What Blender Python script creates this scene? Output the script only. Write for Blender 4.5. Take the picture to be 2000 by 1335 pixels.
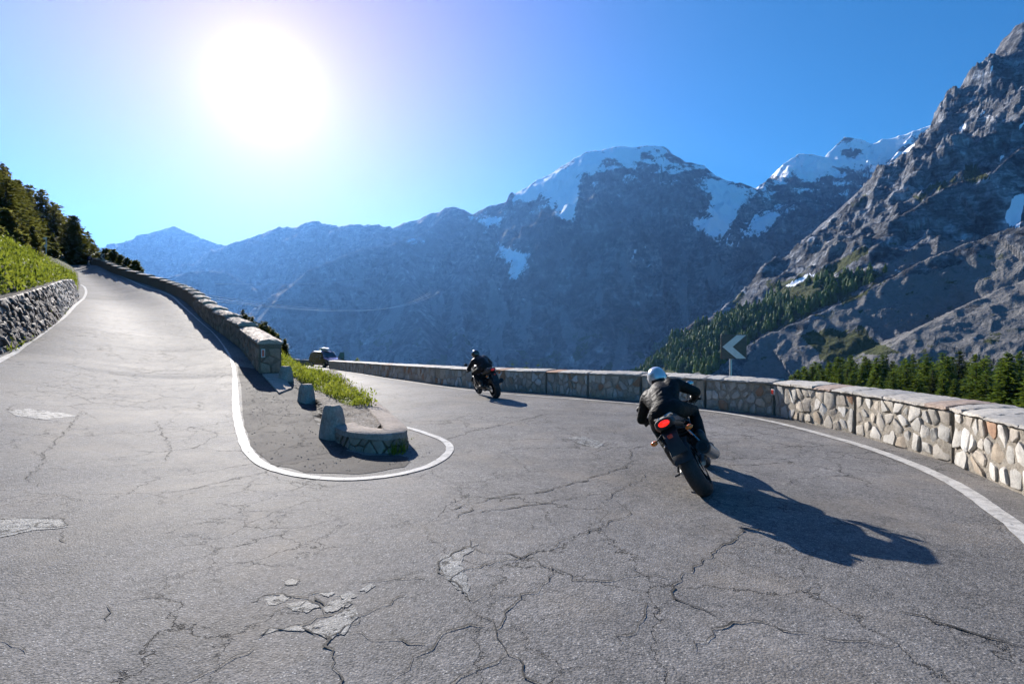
import bpy, bmesh, math, random
import numpy as np
from mathutils import Vector, Matrix, Euler

for _o in list(bpy.data.objects):
    bpy.data.objects.remove(_o)
SC = bpy.context.scene
COL = SC.collection
R = math.radians
EYE = 1.65            # camera height above the hairpin
F = 1000.0            # focal length in photo pixels (photo 2000 wide)
HZ = 672.0            # row of the horizon

# ------------------------------------------------------------------ camera
cam = bpy.data.cameras.new('camera')
camo = bpy.data.objects.new('camera', cam)
COL.objects.link(camo)
camo.location = (0, 0, EYE)
camo.rotation_euler = (R(90), 0, 0)
cam.lens = 18.0
cam.sensor_width = 36.0
cam.shift_y = (HZ - 667.5) / 2000.0
cam.clip_start = 0.05
cam.clip_end = 60000
SC.camera = camo

# ------------------------------------------------------------------ sky and sun
SUN = Vector((-480, 1000, 502)).normalized()
elev = math.asin(SUN.z)
azim = math.atan2(SUN.x, SUN.y)          # clockwise from +Y
world = bpy.data.worlds.new('World')
SC.world = world
world.use_nodes = True
nt = world.node_tree
nt.nodes.clear()
out = nt.nodes.new('ShaderNodeOutputWorld')
sky = nt.nodes.new('ShaderNodeTexSky')
sky.sky_type = 'NISHITA'
sky.sun_disc = False
sky.sun_elevation = elev
sky.sun_rotation = azim
sky.altitude = 2200
sky.air_density = 1.0
sky.dust_density = 0.05
sky.ozone_density = 1.5
hs = nt.nodes.new('ShaderNodeHueSaturation')
hs.inputs['Saturation'].default_value = 1.0
hs.inputs['Value'].default_value = 1.0
nt.links.new(sky.outputs[0], hs.inputs['Color'])
bg = nt.nodes.new('ShaderNodeBackground')
bg.inputs['Strength'].default_value = 0.060
tn = nt.nodes.new('ShaderNodeMix'); tn.data_type = 'RGBA'; tn.blend_type = 'MULTIPLY'
tn.inputs[0].default_value = 1.0; tn.inputs[7].default_value = (0.20, 0.88, 1.30, 1)
nt.links.new(hs.outputs[0], tn.inputs[6])
nt.links.new(tn.outputs[2], bg.inputs['Color'])
# bright aureole of the air round the sun (follows the direction of the sun in the sky)
tc = nt.nodes.new('ShaderNodeTexCoord')
dt = nt.nodes.new('ShaderNodeVectorMath'); dt.operation = 'DOT_PRODUCT'
dt.inputs[1].default_value = SUN
nt.links.new(tc.outputs['Generated'], dt.inputs[0])
ac = nt.nodes.new('ShaderNodeMath'); ac.operation = 'ARCCOSINE'
nt.links.new(dt.outputs['Value'], ac.inputs[0])
def lobe(width, strength, col, sharp=2.0):
    m = nt.nodes.new('ShaderNodeMath'); m.operation = 'DIVIDE'; m.inputs[1].default_value = R(width)
    nt.links.new(ac.outputs[0], m.inputs[0])
    p = nt.nodes.new('ShaderNodeMath'); p.operation = 'POWER'; p.inputs[1].default_value = sharp
    nt.links.new(m.outputs[0], p.inputs[0])
    n = nt.nodes.new('ShaderNodeMath'); n.operation = 'MULTIPLY'; n.inputs[1].default_value = -1.0
    nt.links.new(p.outputs[0], n.inputs[0])
    e = nt.nodes.new('ShaderNodeMath'); e.operation = 'EXPONENT'
    nt.links.new(n.outputs[0], e.inputs[0])
    s = nt.nodes.new('ShaderNodeMath'); s.operation = 'MULTIPLY'; s.inputs[1].default_value = strength
    nt.links.new(e.outputs[0], s.inputs[0])
    b = nt.nodes.new('ShaderNodeBackground')
    b.inputs['Color'].default_value = (*col, 1)
    nt.links.new(s.outputs[0], b.inputs['Strength'])
    return b
SHAD = [bg, lobe(1.9, 0.9, (1.0, 0.95, 0.96), 1.0), lobe(8.5, 0.22, (1.0, 0.80, 0.84), 1.4), lobe(22.0, 0.27, (1.0, 0.16, 0.26), 1.9)]
cur = SHAD[0].outputs[0]
for b in SHAD[1:]:
    a = nt.nodes.new('ShaderNodeAddShader')
    nt.links.new(cur, a.inputs[0]); nt.links.new(b.outputs[0], a.inputs[1])
    cur = a.outputs[0]
nt.links.new(cur, out.inputs['Surface'])

sl = bpy.data.lights.new('sun', 'SUN')
sl.energy = 5.0
sl.angle = R(0.5)
sl.color = (1.0, 0.94, 0.86)
so = bpy.data.objects.new('sun', sl)
COL.objects.link(so)
so.location = (-40, 80, 60)
so.rotation_euler = (-SUN).to_track_quat('-Z', 'Y').to_euler()

vs = SC.view_settings
SC.display_settings.display_device = 'sRGB'
vs.view_transform = 'Standard'
vs.look = 'None'
vs.exposure = 1.15
vs.gamma = 1.0
vs.use_curve_mapping = False
cy = SC.cycles
cy.use_denoising = True
cy.use_adaptive_sampling = True
cy.adaptive_threshold = 0.02
cy.max_bounces = 6
cy.diffuse_bounces = 2
cy.glossy_bounces = 2
cy.transmission_bounces = 3
cy.transparent_max_bounces = 6
cy.volume_bounces = 0
cy.caustics_reflective = False
cy.caustics_refractive = False
cy.sample_clamp_indirect = 4.0

# ------------------------------------------------------------------ helpers
rng = random.Random(7)
nrg = np.random.default_rng(7)

def P(x, y, Y):
    """photo pixel at a chosen depth -> point of the place"""
    return Vector(((x - 1000) / F * Y, Y, EYE - (y - HZ) / F * Y))

_tab = np.random.default_rng(3).permutation(512)
_tab = np.concatenate([_tab, _tab, _tab])
def perlin(x, y, seed=0):
    x = np.asarray(x, float) + seed * 17.31; y = np.asarray(y, float) + seed * 9.77
    xi = np.floor(x).astype(int); yi = np.floor(y).astype(int)
    xf = x - xi; yf = y - yi
    u = xf ** 3 * (xf * (xf * 6 - 15) + 10); v = yf ** 3 * (yf * (yf * 6 - 15) + 10)
    def g(ix, iy, dx, dy):
        h = _tab[(_tab[ix & 511] + iy) & 511] * (math.pi * 2 / 512)
        return np.cos(h) * dx + np.sin(h) * dy
    a = g(xi, yi, xf, yf); b = g(xi + 1, yi, xf - 1, yf)
    c = g(xi, yi + 1, xf, yf - 1); d = g(xi + 1, yi + 1, xf - 1, yf - 1)
    return (a * (1 - u) + b * u) * (1 - v) + (c * (1 - u) + d * u) * v
def fbm(x, y, o=5, seed=0):
    s = 0; a = 1.0
    for k in range(o):
        s = s + a * perlin(x * 2 ** k, y * 2 ** k, seed + k); a *= 0.5
    return s
def ridged(x, y, o=5, seed=0, gain=0.5):
    s = 0; a = 1.0; t = 0; w = 1.0
    for k in range(o):
        n = (1 - np.abs(perlin(x * 2 ** k, y * 2 ** k, seed + k)) * 1.6)
        n = np.clip(n, 0, 1) ** 2 * w
        s = s + a * n; t += a; a *= gain
        w = np.clip(n * 1.6, 0, 1)
    return s / t

def tag(o, label=None, cat=None, group=None, kind=None):
    if label: o['label'] = label
    if cat: o['category'] = cat
    if group: o['group'] = group
    if kind: o['kind'] = kind
    return o
def thing(name, label, cat, loc=(0, 0, 0), rot=(0, 0, 0), group=None):
    o = bpy.data.objects.new(name, None)
    o.empty_display_size = 0.2
    COL.objects.link(o)
    o.location = loc; o.rotation_euler = rot
    return tag(o, label, cat, group)
def copy_tree(o, parent=None):
    c = o.copy(); COL.objects.link(c)
    if parent: c.parent = parent
    for ch in o.children:
        copy_tree(ch, c)
    return c
def link_mesh(name, me, mat, parent=None):
    o = bpy.data.objects.new(name, me)
    COL.objects.link(o)
    if mat is not None and not me.materials: me.materials.append(mat)
    if parent: o.parent = parent
    return o
def npmesh(name, V, Q, mat, parent=None, smooth=True, cover=None):
    """big mesh from arrays; Q is (n,3) or (n,4)"""
    V = np.asarray(V, np.float32); Q = np.asarray(Q, np.int32)
    me = bpy.data.meshes.new(name)
    k = Q.shape[1]
    me.vertices.add(len(V)); me.vertices.foreach_set('co', V.ravel())
    me.loops.add(Q.size); me.loops.foreach_set('vertex_index', Q.ravel())
    me.polygons.add(len(Q))
    me.polygons.foreach_set('loop_start', np.arange(0, Q.size, k, dtype=np.int32))
    me.polygons.foreach_set('loop_total', np.full(len(Q), k, np.int32))
    me.update(calc_edges=True)
    me.polygons.foreach_set('use_smooth', np.full(len(Q), smooth, bool))
    if cover is not None:
        a = me.color_attributes.new('cover', 'FLOAT_COLOR', 'POINT')
        a.data.foreach_set('color', np.asarray(cover, np.float32).ravel())
    me.validate()
    return link_mesh(name, me, mat, parent)
def grid_quads(nu, nv):
    i = np.arange(nu - 1)[:, None] * nv + np.arange(nv - 1)[None, :]
    i = i.ravel()
    return np.stack([i, i + nv, i + nv + 1, i + 1], 1)

class MB:
    """collects shapes and links them as one mesh object"""
    def __init__(s): s.v = []; s.f = []
    def add(s, vs_, fs_, M=None):
        b = len(s.v)
        s.v += [(M @ Vector(p)) if M else Vector(p) for p in vs_]
        s.f += [tuple(i + b for i in f) for f in fs_]
        return s
    def box(s, c, d, M=None, taper=1.0):
        x, y, z = d[0] / 2, d[1] / 2, d[2] / 2
        vs_ = []
        for k in (-1, 1):
            t = taper if k > 0 else 1
            vs_ += [(c[0] - x * t, c[1] - y * t, c[2] + k * z), (c[0] + x * t, c[1] - y * t, c[2] + k * z),
                    (c[0] + x * t, c[1] + y * t, c[2] + k * z), (c[0] - x * t, c[1] + y * t, c[2] + k * z)]
        return s.add(vs_, [(3, 2, 1, 0), (4, 5, 6, 7), (0, 1, 5, 4), (1, 2, 6, 5), (2, 3, 7, 6), (3, 0, 4, 7)], M)
    def tube(s, path, rad, n=8, caps=True, flat=None):
        path = [Vector(p) for p in path]
        if not hasattr(rad, '__len__'): rad = [rad] * len(path)
        vs_ = []; fs_ = []
        up = None
        for i, p in enumerate(path):
            a = path[max(0, i - 1)]; b = path[min(len(path) - 1, i + 1)]
            t = (b - a).normalized()
            if up is None:
                up = Vector((0, 0, 1)) if abs(t.z) < 0.9 else Vector((1, 0, 0))
            sx = t.cross(up)
            if sx.length < 1e-4: sx = t.cross(Vector((0, 1, 0)))
            sx.normalize(); up = sx.cross(t).normalized()
            for k in range(n):
                an = 2 * math.pi * k / n
                ry = rad[i] * (flat if flat else 1)
                vs_.append(p + sx * math.cos(an) * rad[i] + up * math.sin(an) * ry)
        for i in range(len(path) - 1):
            for k in range(n):
                a = i * n + k; b = i * n + (k + 1) % n
                fs_.append((a, b, b + n, a + n))
        if caps:
            fs_.append(tuple(range(n - 1, -1, -1)))
            m = (len(path) - 1) * n
            fs_.append(tuple(range(m, m + n)))
        return s.add(vs_, fs_)
    def lathe(s, prof, n=24, M=None, closed=False):
        """profile (r, h) turned about local z"""
        vs_ = []; fs_ = []
        m = len(prof)
        for k in range(n):
            a = 2 * math.pi * k / n
            for r, h in prof: vs_.append((r * math.cos(a), r * math.sin(a), h))
        for k in range(n):
            k2 = (k + 1) % n
            for j in range(m - 1 + (1 if closed else 0)):
                j2 = (j + 1) % m
                fs_.append((k * m + j, k2 * m + j, k2 * m + j2, k * m + j2))
        if not closed:
            if prof[0][0] > 1e-5: fs_.append(tuple(k * m for k in range(n - 1, -1, -1)))
            if prof[-1][0] > 1e-5: fs_.append(tuple(k * m + m - 1 for k in range(n)))
        return s.add(vs_, fs_, M)
    def ball(s, c, r, n=16, m=10, M=None):
        vs_ = []; fs_ = []
        for j in range(m + 1):
            t = math.pi * j / m
            for k in range(n):
                a = 2 * math.pi * k / n
                vs_.append((c[0] + r[0] * math.sin(t) * math.cos(a), c[1] + r[1] * math.sin(t) * math.sin(a), c[2] + r[2] * math.cos(t)))
        for j in range(m):
            for k in range(n):
                k2 = (k + 1) % n
                fs_.append((j * n + k, (j + 1) * n + k, (j + 1) * n + k2, j * n + k2))
        return s.add(vs_, fs_, M)
    def loft(s, rings, caps=True):
        n = len(rings[0]); vs_ = [p for r in rings for p in r]; fs_ = []
        for i in range(len(rings) - 1):
            for k in range(n):
                a = i * n + k; b = i * n + (k + 1) % n
                fs_.append((a, b, b + n, a + n))
        if caps:
            fs_.append(tuple(range(n - 1, -1, -1)))
            m = (len(rings) - 1) * n
            fs_.append(tuple(range(m, m + n)))
        return s.add(vs_, fs_)
    def prism(s, poly, axis, a, b):
        """polygon in the two other axes, extruded along axis from a to b"""
        def q(p, h):
            return {'x': (h, p[0], p[1]), 'y': (p[0], h, p[1]), 'z': (p[0], p[1], h)}[axis]
        n = len(poly)
        vs_ = [q(p, a) for p in poly] + [q(p, b) for p in poly]
        fs_ = [(i, (i + 1) % n, (i + 1) % n + n, i + n) for i in range(n)]
        fs_ += [tuple(range(n - 1, -1, -1)), tuple(range(n, 2 * n))]
        return s.add(vs_, fs_)
    def build(s, name, mat, parent=None, smooth=True, bevel=0, world=False, angle=40, seg=2):
        org = Vector((0, 0, 0))
        if world and parent: org = parent.location
        me = bpy.data.meshes.new(name)
        me.from_pydata([tuple(p - org) for p in s.v], [], s.f)
        bm = bmesh.new(); bm.from_mesh(me)
        bmesh.ops.recalc_face_normals(bm, faces=bm.faces)
        bm.to_mesh(me); bm.free()
        if smooth:
            me.polygons.foreach_set('use_smooth', [True] * len(me.polygons))
            me.set_sharp_from_angle(angle=R(angle))
        o = link_mesh(name, me, mat, parent)
        if bevel:
            b = o.modifiers.new('bevel', 'BEVEL'); b.width = bevel; b.segments = seg; b.limit_method = 'ANGLE'; b.angle_limit = R(35)
        return o

# ------------------------------------------------------------------ materials
class NB:
    def __init__(s, name):
        s.m = bpy.data.materials.new(name); s.m.use_nodes = True
        s.t = s.m.node_tree; s.t.nodes.clear()
        s.out = s.n('ShaderNodeOutputMaterial')
    def n(s, kind, **kw):
        nd = s.t.nodes.new(kind)
        for k, v in kw.items(): setattr(nd, k, v)
        return nd
    def l(s, a, b): s.t.links.new(a, b)
    def put(s, sock, v):
        if isinstance(v, bpy.types.NodeSocket): s.l(v, sock)
        elif isinstance(v, (tuple, list)) and len(v) == 3 and sock.type == 'RGBA': sock.default_value = (*v, 1)
        else: sock.default_value = v
    def coord(s, kind='Object', scale=None):
        c = s.n('ShaderNodeTexCoord').outputs[kind]
        if scale is not None:
            m = s.n('ShaderNodeMapping'); s.l(c, m.inputs[0]); m.inputs['Scale'].default_value = scale if hasattr(scale, '__len__') else (scale,) * 3
            c = m.outputs[0]
        return c
    def noise(s, scale, detail=4, rough=0.55, vec=None, dist=0.0, out='Fac'):
        t = s.n('ShaderNodeTexNoise')
        t.inputs['Scale'].default_value = scale; t.inputs['Detail'].default_value = detail
        t.inputs['Roughness'].default_value = rough; t.inputs['Distortion'].default_value = dist
        if vec is not None: s.l(vec, t.inputs['Vector'])
        return t.outputs[out]
    def vor(s, scale, feature='F1', vec=None, out='Distance', rand=1.0):
        t = s.n('ShaderNodeTexVoronoi', feature=feature)
        t.inputs['Scale'].default_value = scale
        t.inputs['Randomness'].default_value = rand
        if vec is not None: s.l(vec, t.inputs['Vector'])
        return t.outputs[out]
    def ramp(s, fac, stops, interp='LINEAR'):
        r = s.n('ShaderNodeValToRGB'); cr = r.color_ramp; cr.interpolation = interp
        while len(cr.elements) > 1: cr.elements.remove(cr.elements[-1])
        for i, (p, c) in enumerate(stops):
            e = cr.elements[0] if i == 0 else cr.elements.new(p)
            e.position = p
            e.color = (*c, 1) if hasattr(c, '__len__') else (c, c, c, 1)
        s.put(r.inputs[0], fac)
        return r.outputs[0]
    def mix(s, fac, a, b, blend='MIX'):
        m = s.n('ShaderNodeMix', data_type='RGBA', blend_type=blend)
        s.put(m.inputs[0], fac); s.put(m.inputs[6], a); s.put(m.inputs[7], b)
        return m.outputs[2]
    def math(s, op, a, b=0.0, clamp=False):
        m = s.n('ShaderNodeMath', operation=op); m.use_clamp = clamp
        s.put(m.inputs[0], a); s.put(m.inputs[1], b)
        return m.outputs[0]
    def bump(s, h, strength=0.5, dist=0.02, normal=None):
        b = s.n('ShaderNodeBump'); b.inputs['Strength'].default_value = strength; b.inputs['Distance'].default_value = dist
        s.l(h, b.inputs['Height'])
        if normal is not None: s.l(normal, b.inputs['Normal'])
        return b.outputs[0]
    def pbr(s, color, rough=0.6, metal=0.0, normal=None, spec=0.5, coat=0.0, emit=None, estr=0.0, sheen=0.0):
        p = s.n('ShaderNodeBsdfPrincipled')
        s.put(p.inputs['Base Color'], color); s.put(p.inputs['Roughness'], rough); s.put(p.inputs['Metallic'], metal)
        s.put(p.inputs['Specular IOR Level'], spec)
        if coat: p.inputs['Coat Weight'].default_value = coat; p.inputs['Coat Roughness'].default_value = 0.08
        if normal is not None: s.l(normal, p.inputs['Normal'])
        if emit: s.put(p.inputs['Emission Color'], emit); p.inputs['Emission Strength'].default_value = estr
        s.shader = p.outputs[0]
        s.l(p.outputs[0], s.out.inputs['Surface'])
        return s.m

def simple(name, c, rough=0.6, metal=0.0, var=0.25, scale=8.0, bump=0.0, bscale=60.0, spec=0.5, coat=0.0, emit=None, estr=0.0, dist=0.01):
    """plain coating with a little unevenness in colour, gloss and relief"""
    b = NB(name)
    v = b.coord('Object')
    n1 = b.noise(scale, 5, 0.6, v)
    lo = tuple(x * (1 - var) for x in c); hi = tuple(min(1, x * (1 + var)) for x in c)
    col = b.ramp(n1, [(0.3, lo), (0.7, hi)])
    rr = b.ramp(b.noise(scale * 2.3, 4, 0.6, v), [(0.3, max(0.03, rough * 0.85)), (0.7, min(1, rough * 1.15))])
    nm = b.bump(b.noise(bscale, 4, 0.6, v), bump, dist) if bump else None
    return b.pbr(col, rr, metal, nm, spec, coat, emit, estr)

def leaf_mat(name, stops, trans=0.45, scale=3.0, rough=0.6):
    b = NB(name)
    oi = b.n('ShaderNodeObjectInfo').outputs['Random']
    n = b.noise(scale, 3, 0.6, b.coord('Object'))
    f = b.math('ADD', n, b.math('MULTIPLY', b.math('SUBTRACT', oi, 0.5), 0.35))
    col = b.ramp(f, stops)
    d = b.n('ShaderNodeBsdfPrincipled'); b.l(col, d.inputs['Base Color']); d.inputs['Roughness'].default_value = rough
    d.inputs['Specular IOR Level'].default_value = 0.25
    t = b.n('ShaderNodeBsdfTranslucent')
    b.l(b.mix(0.35, col, (0.32, 0.36, 0.04)), t.inputs['Color'])
    m = b.n('ShaderNodeMixShader'); m.inputs[0].default_value = trans
    b.l(d.outputs[0], m.inputs[1]); b.l(t.outputs[0], m.inputs[2])
    b.l(m.outputs[0], b.out.inputs['Surface'])
    return b.m

M = {}
# asphalt -------------------------------------------------------------
def asphalt(name, base=0.085, worn=0.0, cracks=True, rough=0.62, warm=1.0, tyre=True):
    b = NB(name)
    v = b.coord('Object')
    g1 = b.noise(150, 2, 0.7, v); g2 = b.noise(55, 3, 0.75, v); g3 = b.noise(19, 3, 0.7, v)
    grain = b.math('ADD', b.math('MULTIPLY', g1, 0.36), b.math('ADD', b.math('MULTIPLY', g2, 0.40), b.math('MULTIPLY', g3, 0.24)))
    stone = b.vor(75, 'F1', v)
    stonec = b.n('ShaderNodeSeparateColor'); b.l(b.vor(75, 'F1', v, 'Color'), stonec.inputs[0])
    blot = b.noise(2.6, 6, 0.62, v)
    big = b.noise(0.33, 5, 0.6, v, 0.6)
    w = worn
    c0 = (base * 0.42, base * 0.42, base * 0.41); c1 = (base * 1.62 * warm, base * 1.60, base * 1.50)
    col = b.ramp(grain, [(0.40, c0), (0.60, c1)])
    # light chips of aggregate
    chip = b.math('MULTIPLY', b.ramp(stonec.outputs[0], [(0.80, 0.0), (0.97, 1.0)]), b.ramp(stone, [(0.25, 1.0), (0.45, 0.0)]))
    col = b.mix(b.math('MULTIPLY', chip, 0.8), col, (base * 3.4, base * 3.25, base * 3.0))
    col = b.mix(1.0, col, b.ramp(blot, [(0.25, 0.80), (0.75, 1.16)]), 'MULTIPLY')
    col = b.mix(1.0, col, b.ramp(big, [(0.32, 0.74), (0.68, 1.22)]), 'MULTIPLY')
    # brown dust
    dust = b.ramp(b.noise(0.9, 6, 0.65, v), [(0.50, 0.0), (0.72, 0.40)])
    col = b.mix(dust, col, (base * 1.75, base * 1.5, base * 1.2))
    h = b.math('ADD', b.math('MULTIPLY', b.math('ADD', g1, g2), 0.45), b.math('MULTIPLY', stone, -0.8))
    rg = b.math('ADD', b.ramp(blot, [(0.25, rough - 0.04), (0.75, rough + 0.04)]), b.math('MULTIPLY', b.math('SUBTRACT', big, 0.5), 0.12))
    if cracks:
        dv = b.n('ShaderNodeVectorMath', operation='ADD')
        nv = b.n('ShaderNodeTexNoise'); nv.inputs['Scale'].default_value = 2.4; nv.inputs['Detail'].default_value = 6; nv.inputs['Roughness'].default_value = 0.7
        b.l(v, nv.inputs['Vector'])
        sc = b.n('ShaderNodeVectorMath', operation='SCALE'); sc.inputs['Scale'].default_value = 0.55
        b.l(nv.outputs['Color'], sc.inputs[0]); b.l(v, dv.inputs[0]); b.l(sc.outputs[0], dv.inputs[1])
        def net(scale, width, mscale, lo, hi):
            e = b.vor(scale, 'DISTANCE_TO_EDGE', dv.outputs[0])
            wv = b.math('MULTIPLY', b.noise(7, 3, 0.6, v), width * 2)
            k = b.math('SUBTRACT', 1.0, b.math('DIVIDE', e, wv), True)
            mk = b.ramp(b.noise(mscale, 3, 0.5, v), [(lo, 0.0), (hi, 1.0)])
            return b.math('MULTIPLY', k, mk)
        k = b.math('MAXIMUM', net(0.75, 0.008, 0.35, 0.43, 0.55), net(2.2, 0.015, 0.6, 0.50, 0.62))
        # short scratches and pores drawn out along the traffic
        pit = b.ramp(b.noise(34, 3, 0.7, b.coord('Object', (0.35, 1.0, 1.0))), [(0.24, 1.0), (0.31, 0.0)])
        k2 = b.math('MULTIPLY', pit, 0.75)
        col = b.mix(b.math('MULTIPLY', k, 0.9), col, (0.012, 0.011, 0.010))
        col = b.mix(k2, col, (base * 0.28, base * 0.27, base * 0.26))
        h = b.math('SUBTRACT', h, b.math('MULTIPLY', k, 2.0))
        h = b.math('SUBTRACT', h, b.math('MULTIPLY', k2, 0.8))
    nm = b.bump(h, 0.7, 0.005)
    nm = b.bump(b.noise(1.4, 3, 0.45, v), 0.35, 0.010, nm)
    return b.pbr(col, rg, 0.0, nm, 0.06)
M['asphalt'] = asphalt('asphalt', 0.165, rough=0.73, warm=1.05)
M['patch'] = asphalt('worn_asphalt', 0.23, cracks=True, rough=0.62)
def ragged(m, lo=0.38, hi=0.46, sc=11):
    """the thin worn film breaks up towards its edges"""
    t = m.node_tree; o_ = [n for n in t.nodes if n.type == 'OUTPUT_MATERIAL'][0]
    src_ = o_.inputs['Surface'].links[0].from_socket
    tc_ = t.nodes.new('ShaderNodeTexCoord'); nz_ = t.nodes.new('ShaderNodeTexNoise')
    nz_.inputs['Scale'].default_value = sc; nz_.inputs['Detail'].default_value = 8; nz_.inputs['Roughness'].default_value = 0.75
    t.links.new(tc_.outputs['Object'], nz_.inputs['Vector'])
    rp_ = t.nodes.new('ShaderNodeValToRGB'); rp_.color_ramp.elements[0].position = lo; rp_.color_ramp.elements[1].position = hi
    t.links.new(nz_.outputs['Fac'], rp_.inputs[0])
    tr_ = t.nodes.new('ShaderNodeBsdfTransparent'); mx_ = t.nodes.new('ShaderNodeMixShader')
    t.links.new(rp_.outputs[0], mx_.inputs[0]); t.links.new(tr_.outputs[0], mx_.inputs[1]); t.links.new(src_, mx_.inputs[2])
    t.links.new(mx_.outputs[0], o_.inputs['Surface'])
ragged(M['patch'])
M['grit'] = asphalt('gritty_asphalt', 0.060, cracks=True, rough=0.8, warm=1.12)
M['crack'] = simple('crack_shade', (0.012, 0.011, 0.010), 0.9, var=0.4, scale=30)  # shade down in the cracks, painted as a near-black colour on flat ribbons

def paint():
    b = NB('road_paint')
    v = b.coord('Object')
    g = b.noise(120, 4, 0.75, v)
    wear = b.ramp(b.noise(5.5, 8, 0.75, v), [(0.40, 1.0), (0.56, 0.0)])
    wear2 = b.ramp(b.noise(60, 4, 0.7, v), [(0.33, 0.8), (0.42, 0.0)])
    col = b.ramp(g, [(0.3, (0.42, 0.40, 0.37)), (0.7, (0.66, 0.64, 0.59))])
    col = b.mix(b.math('MULTIPLY', wear, 0.55), col, (0.2, 0.19, 0.18))
    col = b.mix(b.math('MULTIPLY', wear2, 0.5), col, (0.14, 0.135, 0.13))
    nm = b.bump(b.math('ADD', g, b.noise(5.5, 8, 0.75, v)), 0.5, 0.004)
    return b.pbr(col, 0.7, 0.0, nm, 0.12)
M['paint'] = paint()
ragged(M['paint'], 0.33, 0.41, 7)

def stone_mat(name, stops, scale=9.0, bump=0.6, rough=0.85, streak=(1, 1, 1)):
    """one block differs from the next by the object's own random number"""
    b = NB(name)
    oi = b.n('ShaderNodeObjectInfo').outputs['Random']
    v = b.coord('Object', streak)
    col = b.ramp(oi, stops, 'CONSTANT')
    n = b.noise(scale, 8, 0.7, v)
    n2 = b.noise(scale * 5, 5, 0.7, v)
    col = b.mix(1.0, col, b.ramp(n, [(0.25, 0.55), (0.5, 0.95), (0.78, 1.22)]), 'MULTIPLY')
    col = b.mix(1.0, col, b.ramp(n2, [(0.2, 0.75), (0.8, 1.2)]), 'MULTIPLY')
    lich = b.ramp(b.noise(scale * 0.5, 6, 0.7, v), [(0.60, 0.0), (0.72, 0.5)])
    col = b.mix(lich, col, (0.16, 0.13, 0.09))
    nm = b.bump(b.math('ADD', n, b.math('MULTIPLY', n2, 0.4)), bump, 0.03)
    return b.pbr(col, rough, 0.0, nm, 0.3)
M['stone'] = stone_mat('pale_rubble', [(0.0, (0.46, 0.42, 0.36)), (0.18, (0.36, 0.32, 0.27)), (0.34, (0.55, 0.52, 0.47)), (0.5, (0.40, 0.33, 0.25)), (0.62, (0.44, 0.42, 0.38)), (0.74, (0.36, 0.22, 0.14)), (0.80, (0.50, 0.44, 0.36)), (0.92, (0.60, 0.58, 0.54))], 8)
M['coping'] = stone_mat('coping_slab', [(0.0, (0.50, 0.46, 0.41)), (0.3, (0.42, 0.40, 0.37)), (0.55, (0.56, 0.52, 0.46)), (0.80, (0.46, 0.35, 0.28)), (0.88, (0.40, 0.22, 0.14)), (0.93, (0.5, 0.48, 0.45))], 10, 0.9, 0.8, (3.2, 0.8, 1))
M['darkstone'] = stone_mat('dark_schist', [(0.0, (0.14, 0.103, 0.085)), (0.25, (0.082, 0.062, 0.052)), (0.5, (0.18, 0.135, 0.108)), (0.75, (0.11, 0.082, 0.068)), (0.94, (0.38, 0.33, 0.29))], 7, 0.9, 0.7)
M['brownstone'] = stone_mat('brown_rubble', [(0.0, (0.33, 0.23, 0.165)), (0.25, (0.25, 0.175, 0.125)), (0.5, (0.37, 0.27, 0.195)), (0.75, (0.29, 0.205, 0.15))], 7, 0.7, 0.85)
M['roughcap'] = stone_mat('rough_capping', [(0.0, (0.40, 0.30, 0.235)), (0.5, (0.46, 0.36, 0.285))], 11, 1.0, 0.75, (3, 3, 1))
def mortar(name, c, scale=14):
    b = NB(name); v = b.coord('Object')
    n = b.noise(scale, 8, 0.75, v); n2 = b.noise(scale * 6, 4, 0.7, v)
    col = b.ramp(n, [(0.25, tuple(x * 0.5 for x in c)), (0.5, c), (0.75, tuple(x * 1.3 for x in c))])
    col = b.mix(1.0, col, b.ramp(n2, [(0.25, 0.6), (0.75, 1.2)]), 'MULTIPLY')
    nm = b.bump(b.math('ADD', n, b.math('MULTIPLY', n2, 0.5)), 1.0, 0.05)
    return b.pbr(col, 0.9, 0.0, nm, 0.2)
M['mortar'] = mortar('mortar', (0.42, 0.375, 0.31))
M['mortar_brown'] = mortar('brown_mortar', (0.25, 0.18, 0.13))
M['earth'] = mortar('wall_earth', (0.06, 0.052, 0.045))
M['grit_stone'] = simple('grit_stone', (0.22, 0.19, 0.165), 0.9, 0.0, 0.5, 40)
M['concrete'] = mortar('weathered_concrete', (0.42, 0.35, 0.295), 5)
def gravel():
    b = NB('gravel'); v = b.coord('Object')
    d = b.vor(38, 'F1', v); c = b.vor(38, 'F1', v, 'Color')
    sp = b.n('ShaderNodeSeparateColor'); b.l(c, sp.inputs[0])
    col = b.ramp(sp.outputs[0], [(0, (0.10, 0.085, 0.07)), (0.6, (0.2, 0.17, 0.14)), (1, (0.42, 0.38, 0.33))])
    col = b.mix(b.ramp(b.noise(4, 5, 0.6, v), [(0.45, 0.0), (0.6, 0.8)]), col, (0.11, 0.085, 0.06))
    return b.pbr(col, 0.9, 0.0, b.bump(d, 1.0, 0.02), 0.2)
M['gravel'] = gravel()
def hill_mat():
    b = NB('hill_turf'); v = b.coord('Object')
    n = b.noise(0.8, 8, 0.65, v); f = b.noise(9, 6, 0.7, v)
    col = b.ramp(n, [(0.3, (0.045, 0.055, 0.014)), (0.55, (0.08, 0.09, 0.022)), (0.75, (0.13, 0.11, 0.05))])
    col = b.mix(1.0, col, b.ramp(f, [(0.25, 0.5), (0.75, 1.35)]), 'MULTIPLY')
    return b.pbr(col, 0.95, 0.0, b.bump(f, 1.0, 0.12), 0.1)
M['turf'] = hill_mat()
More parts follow.
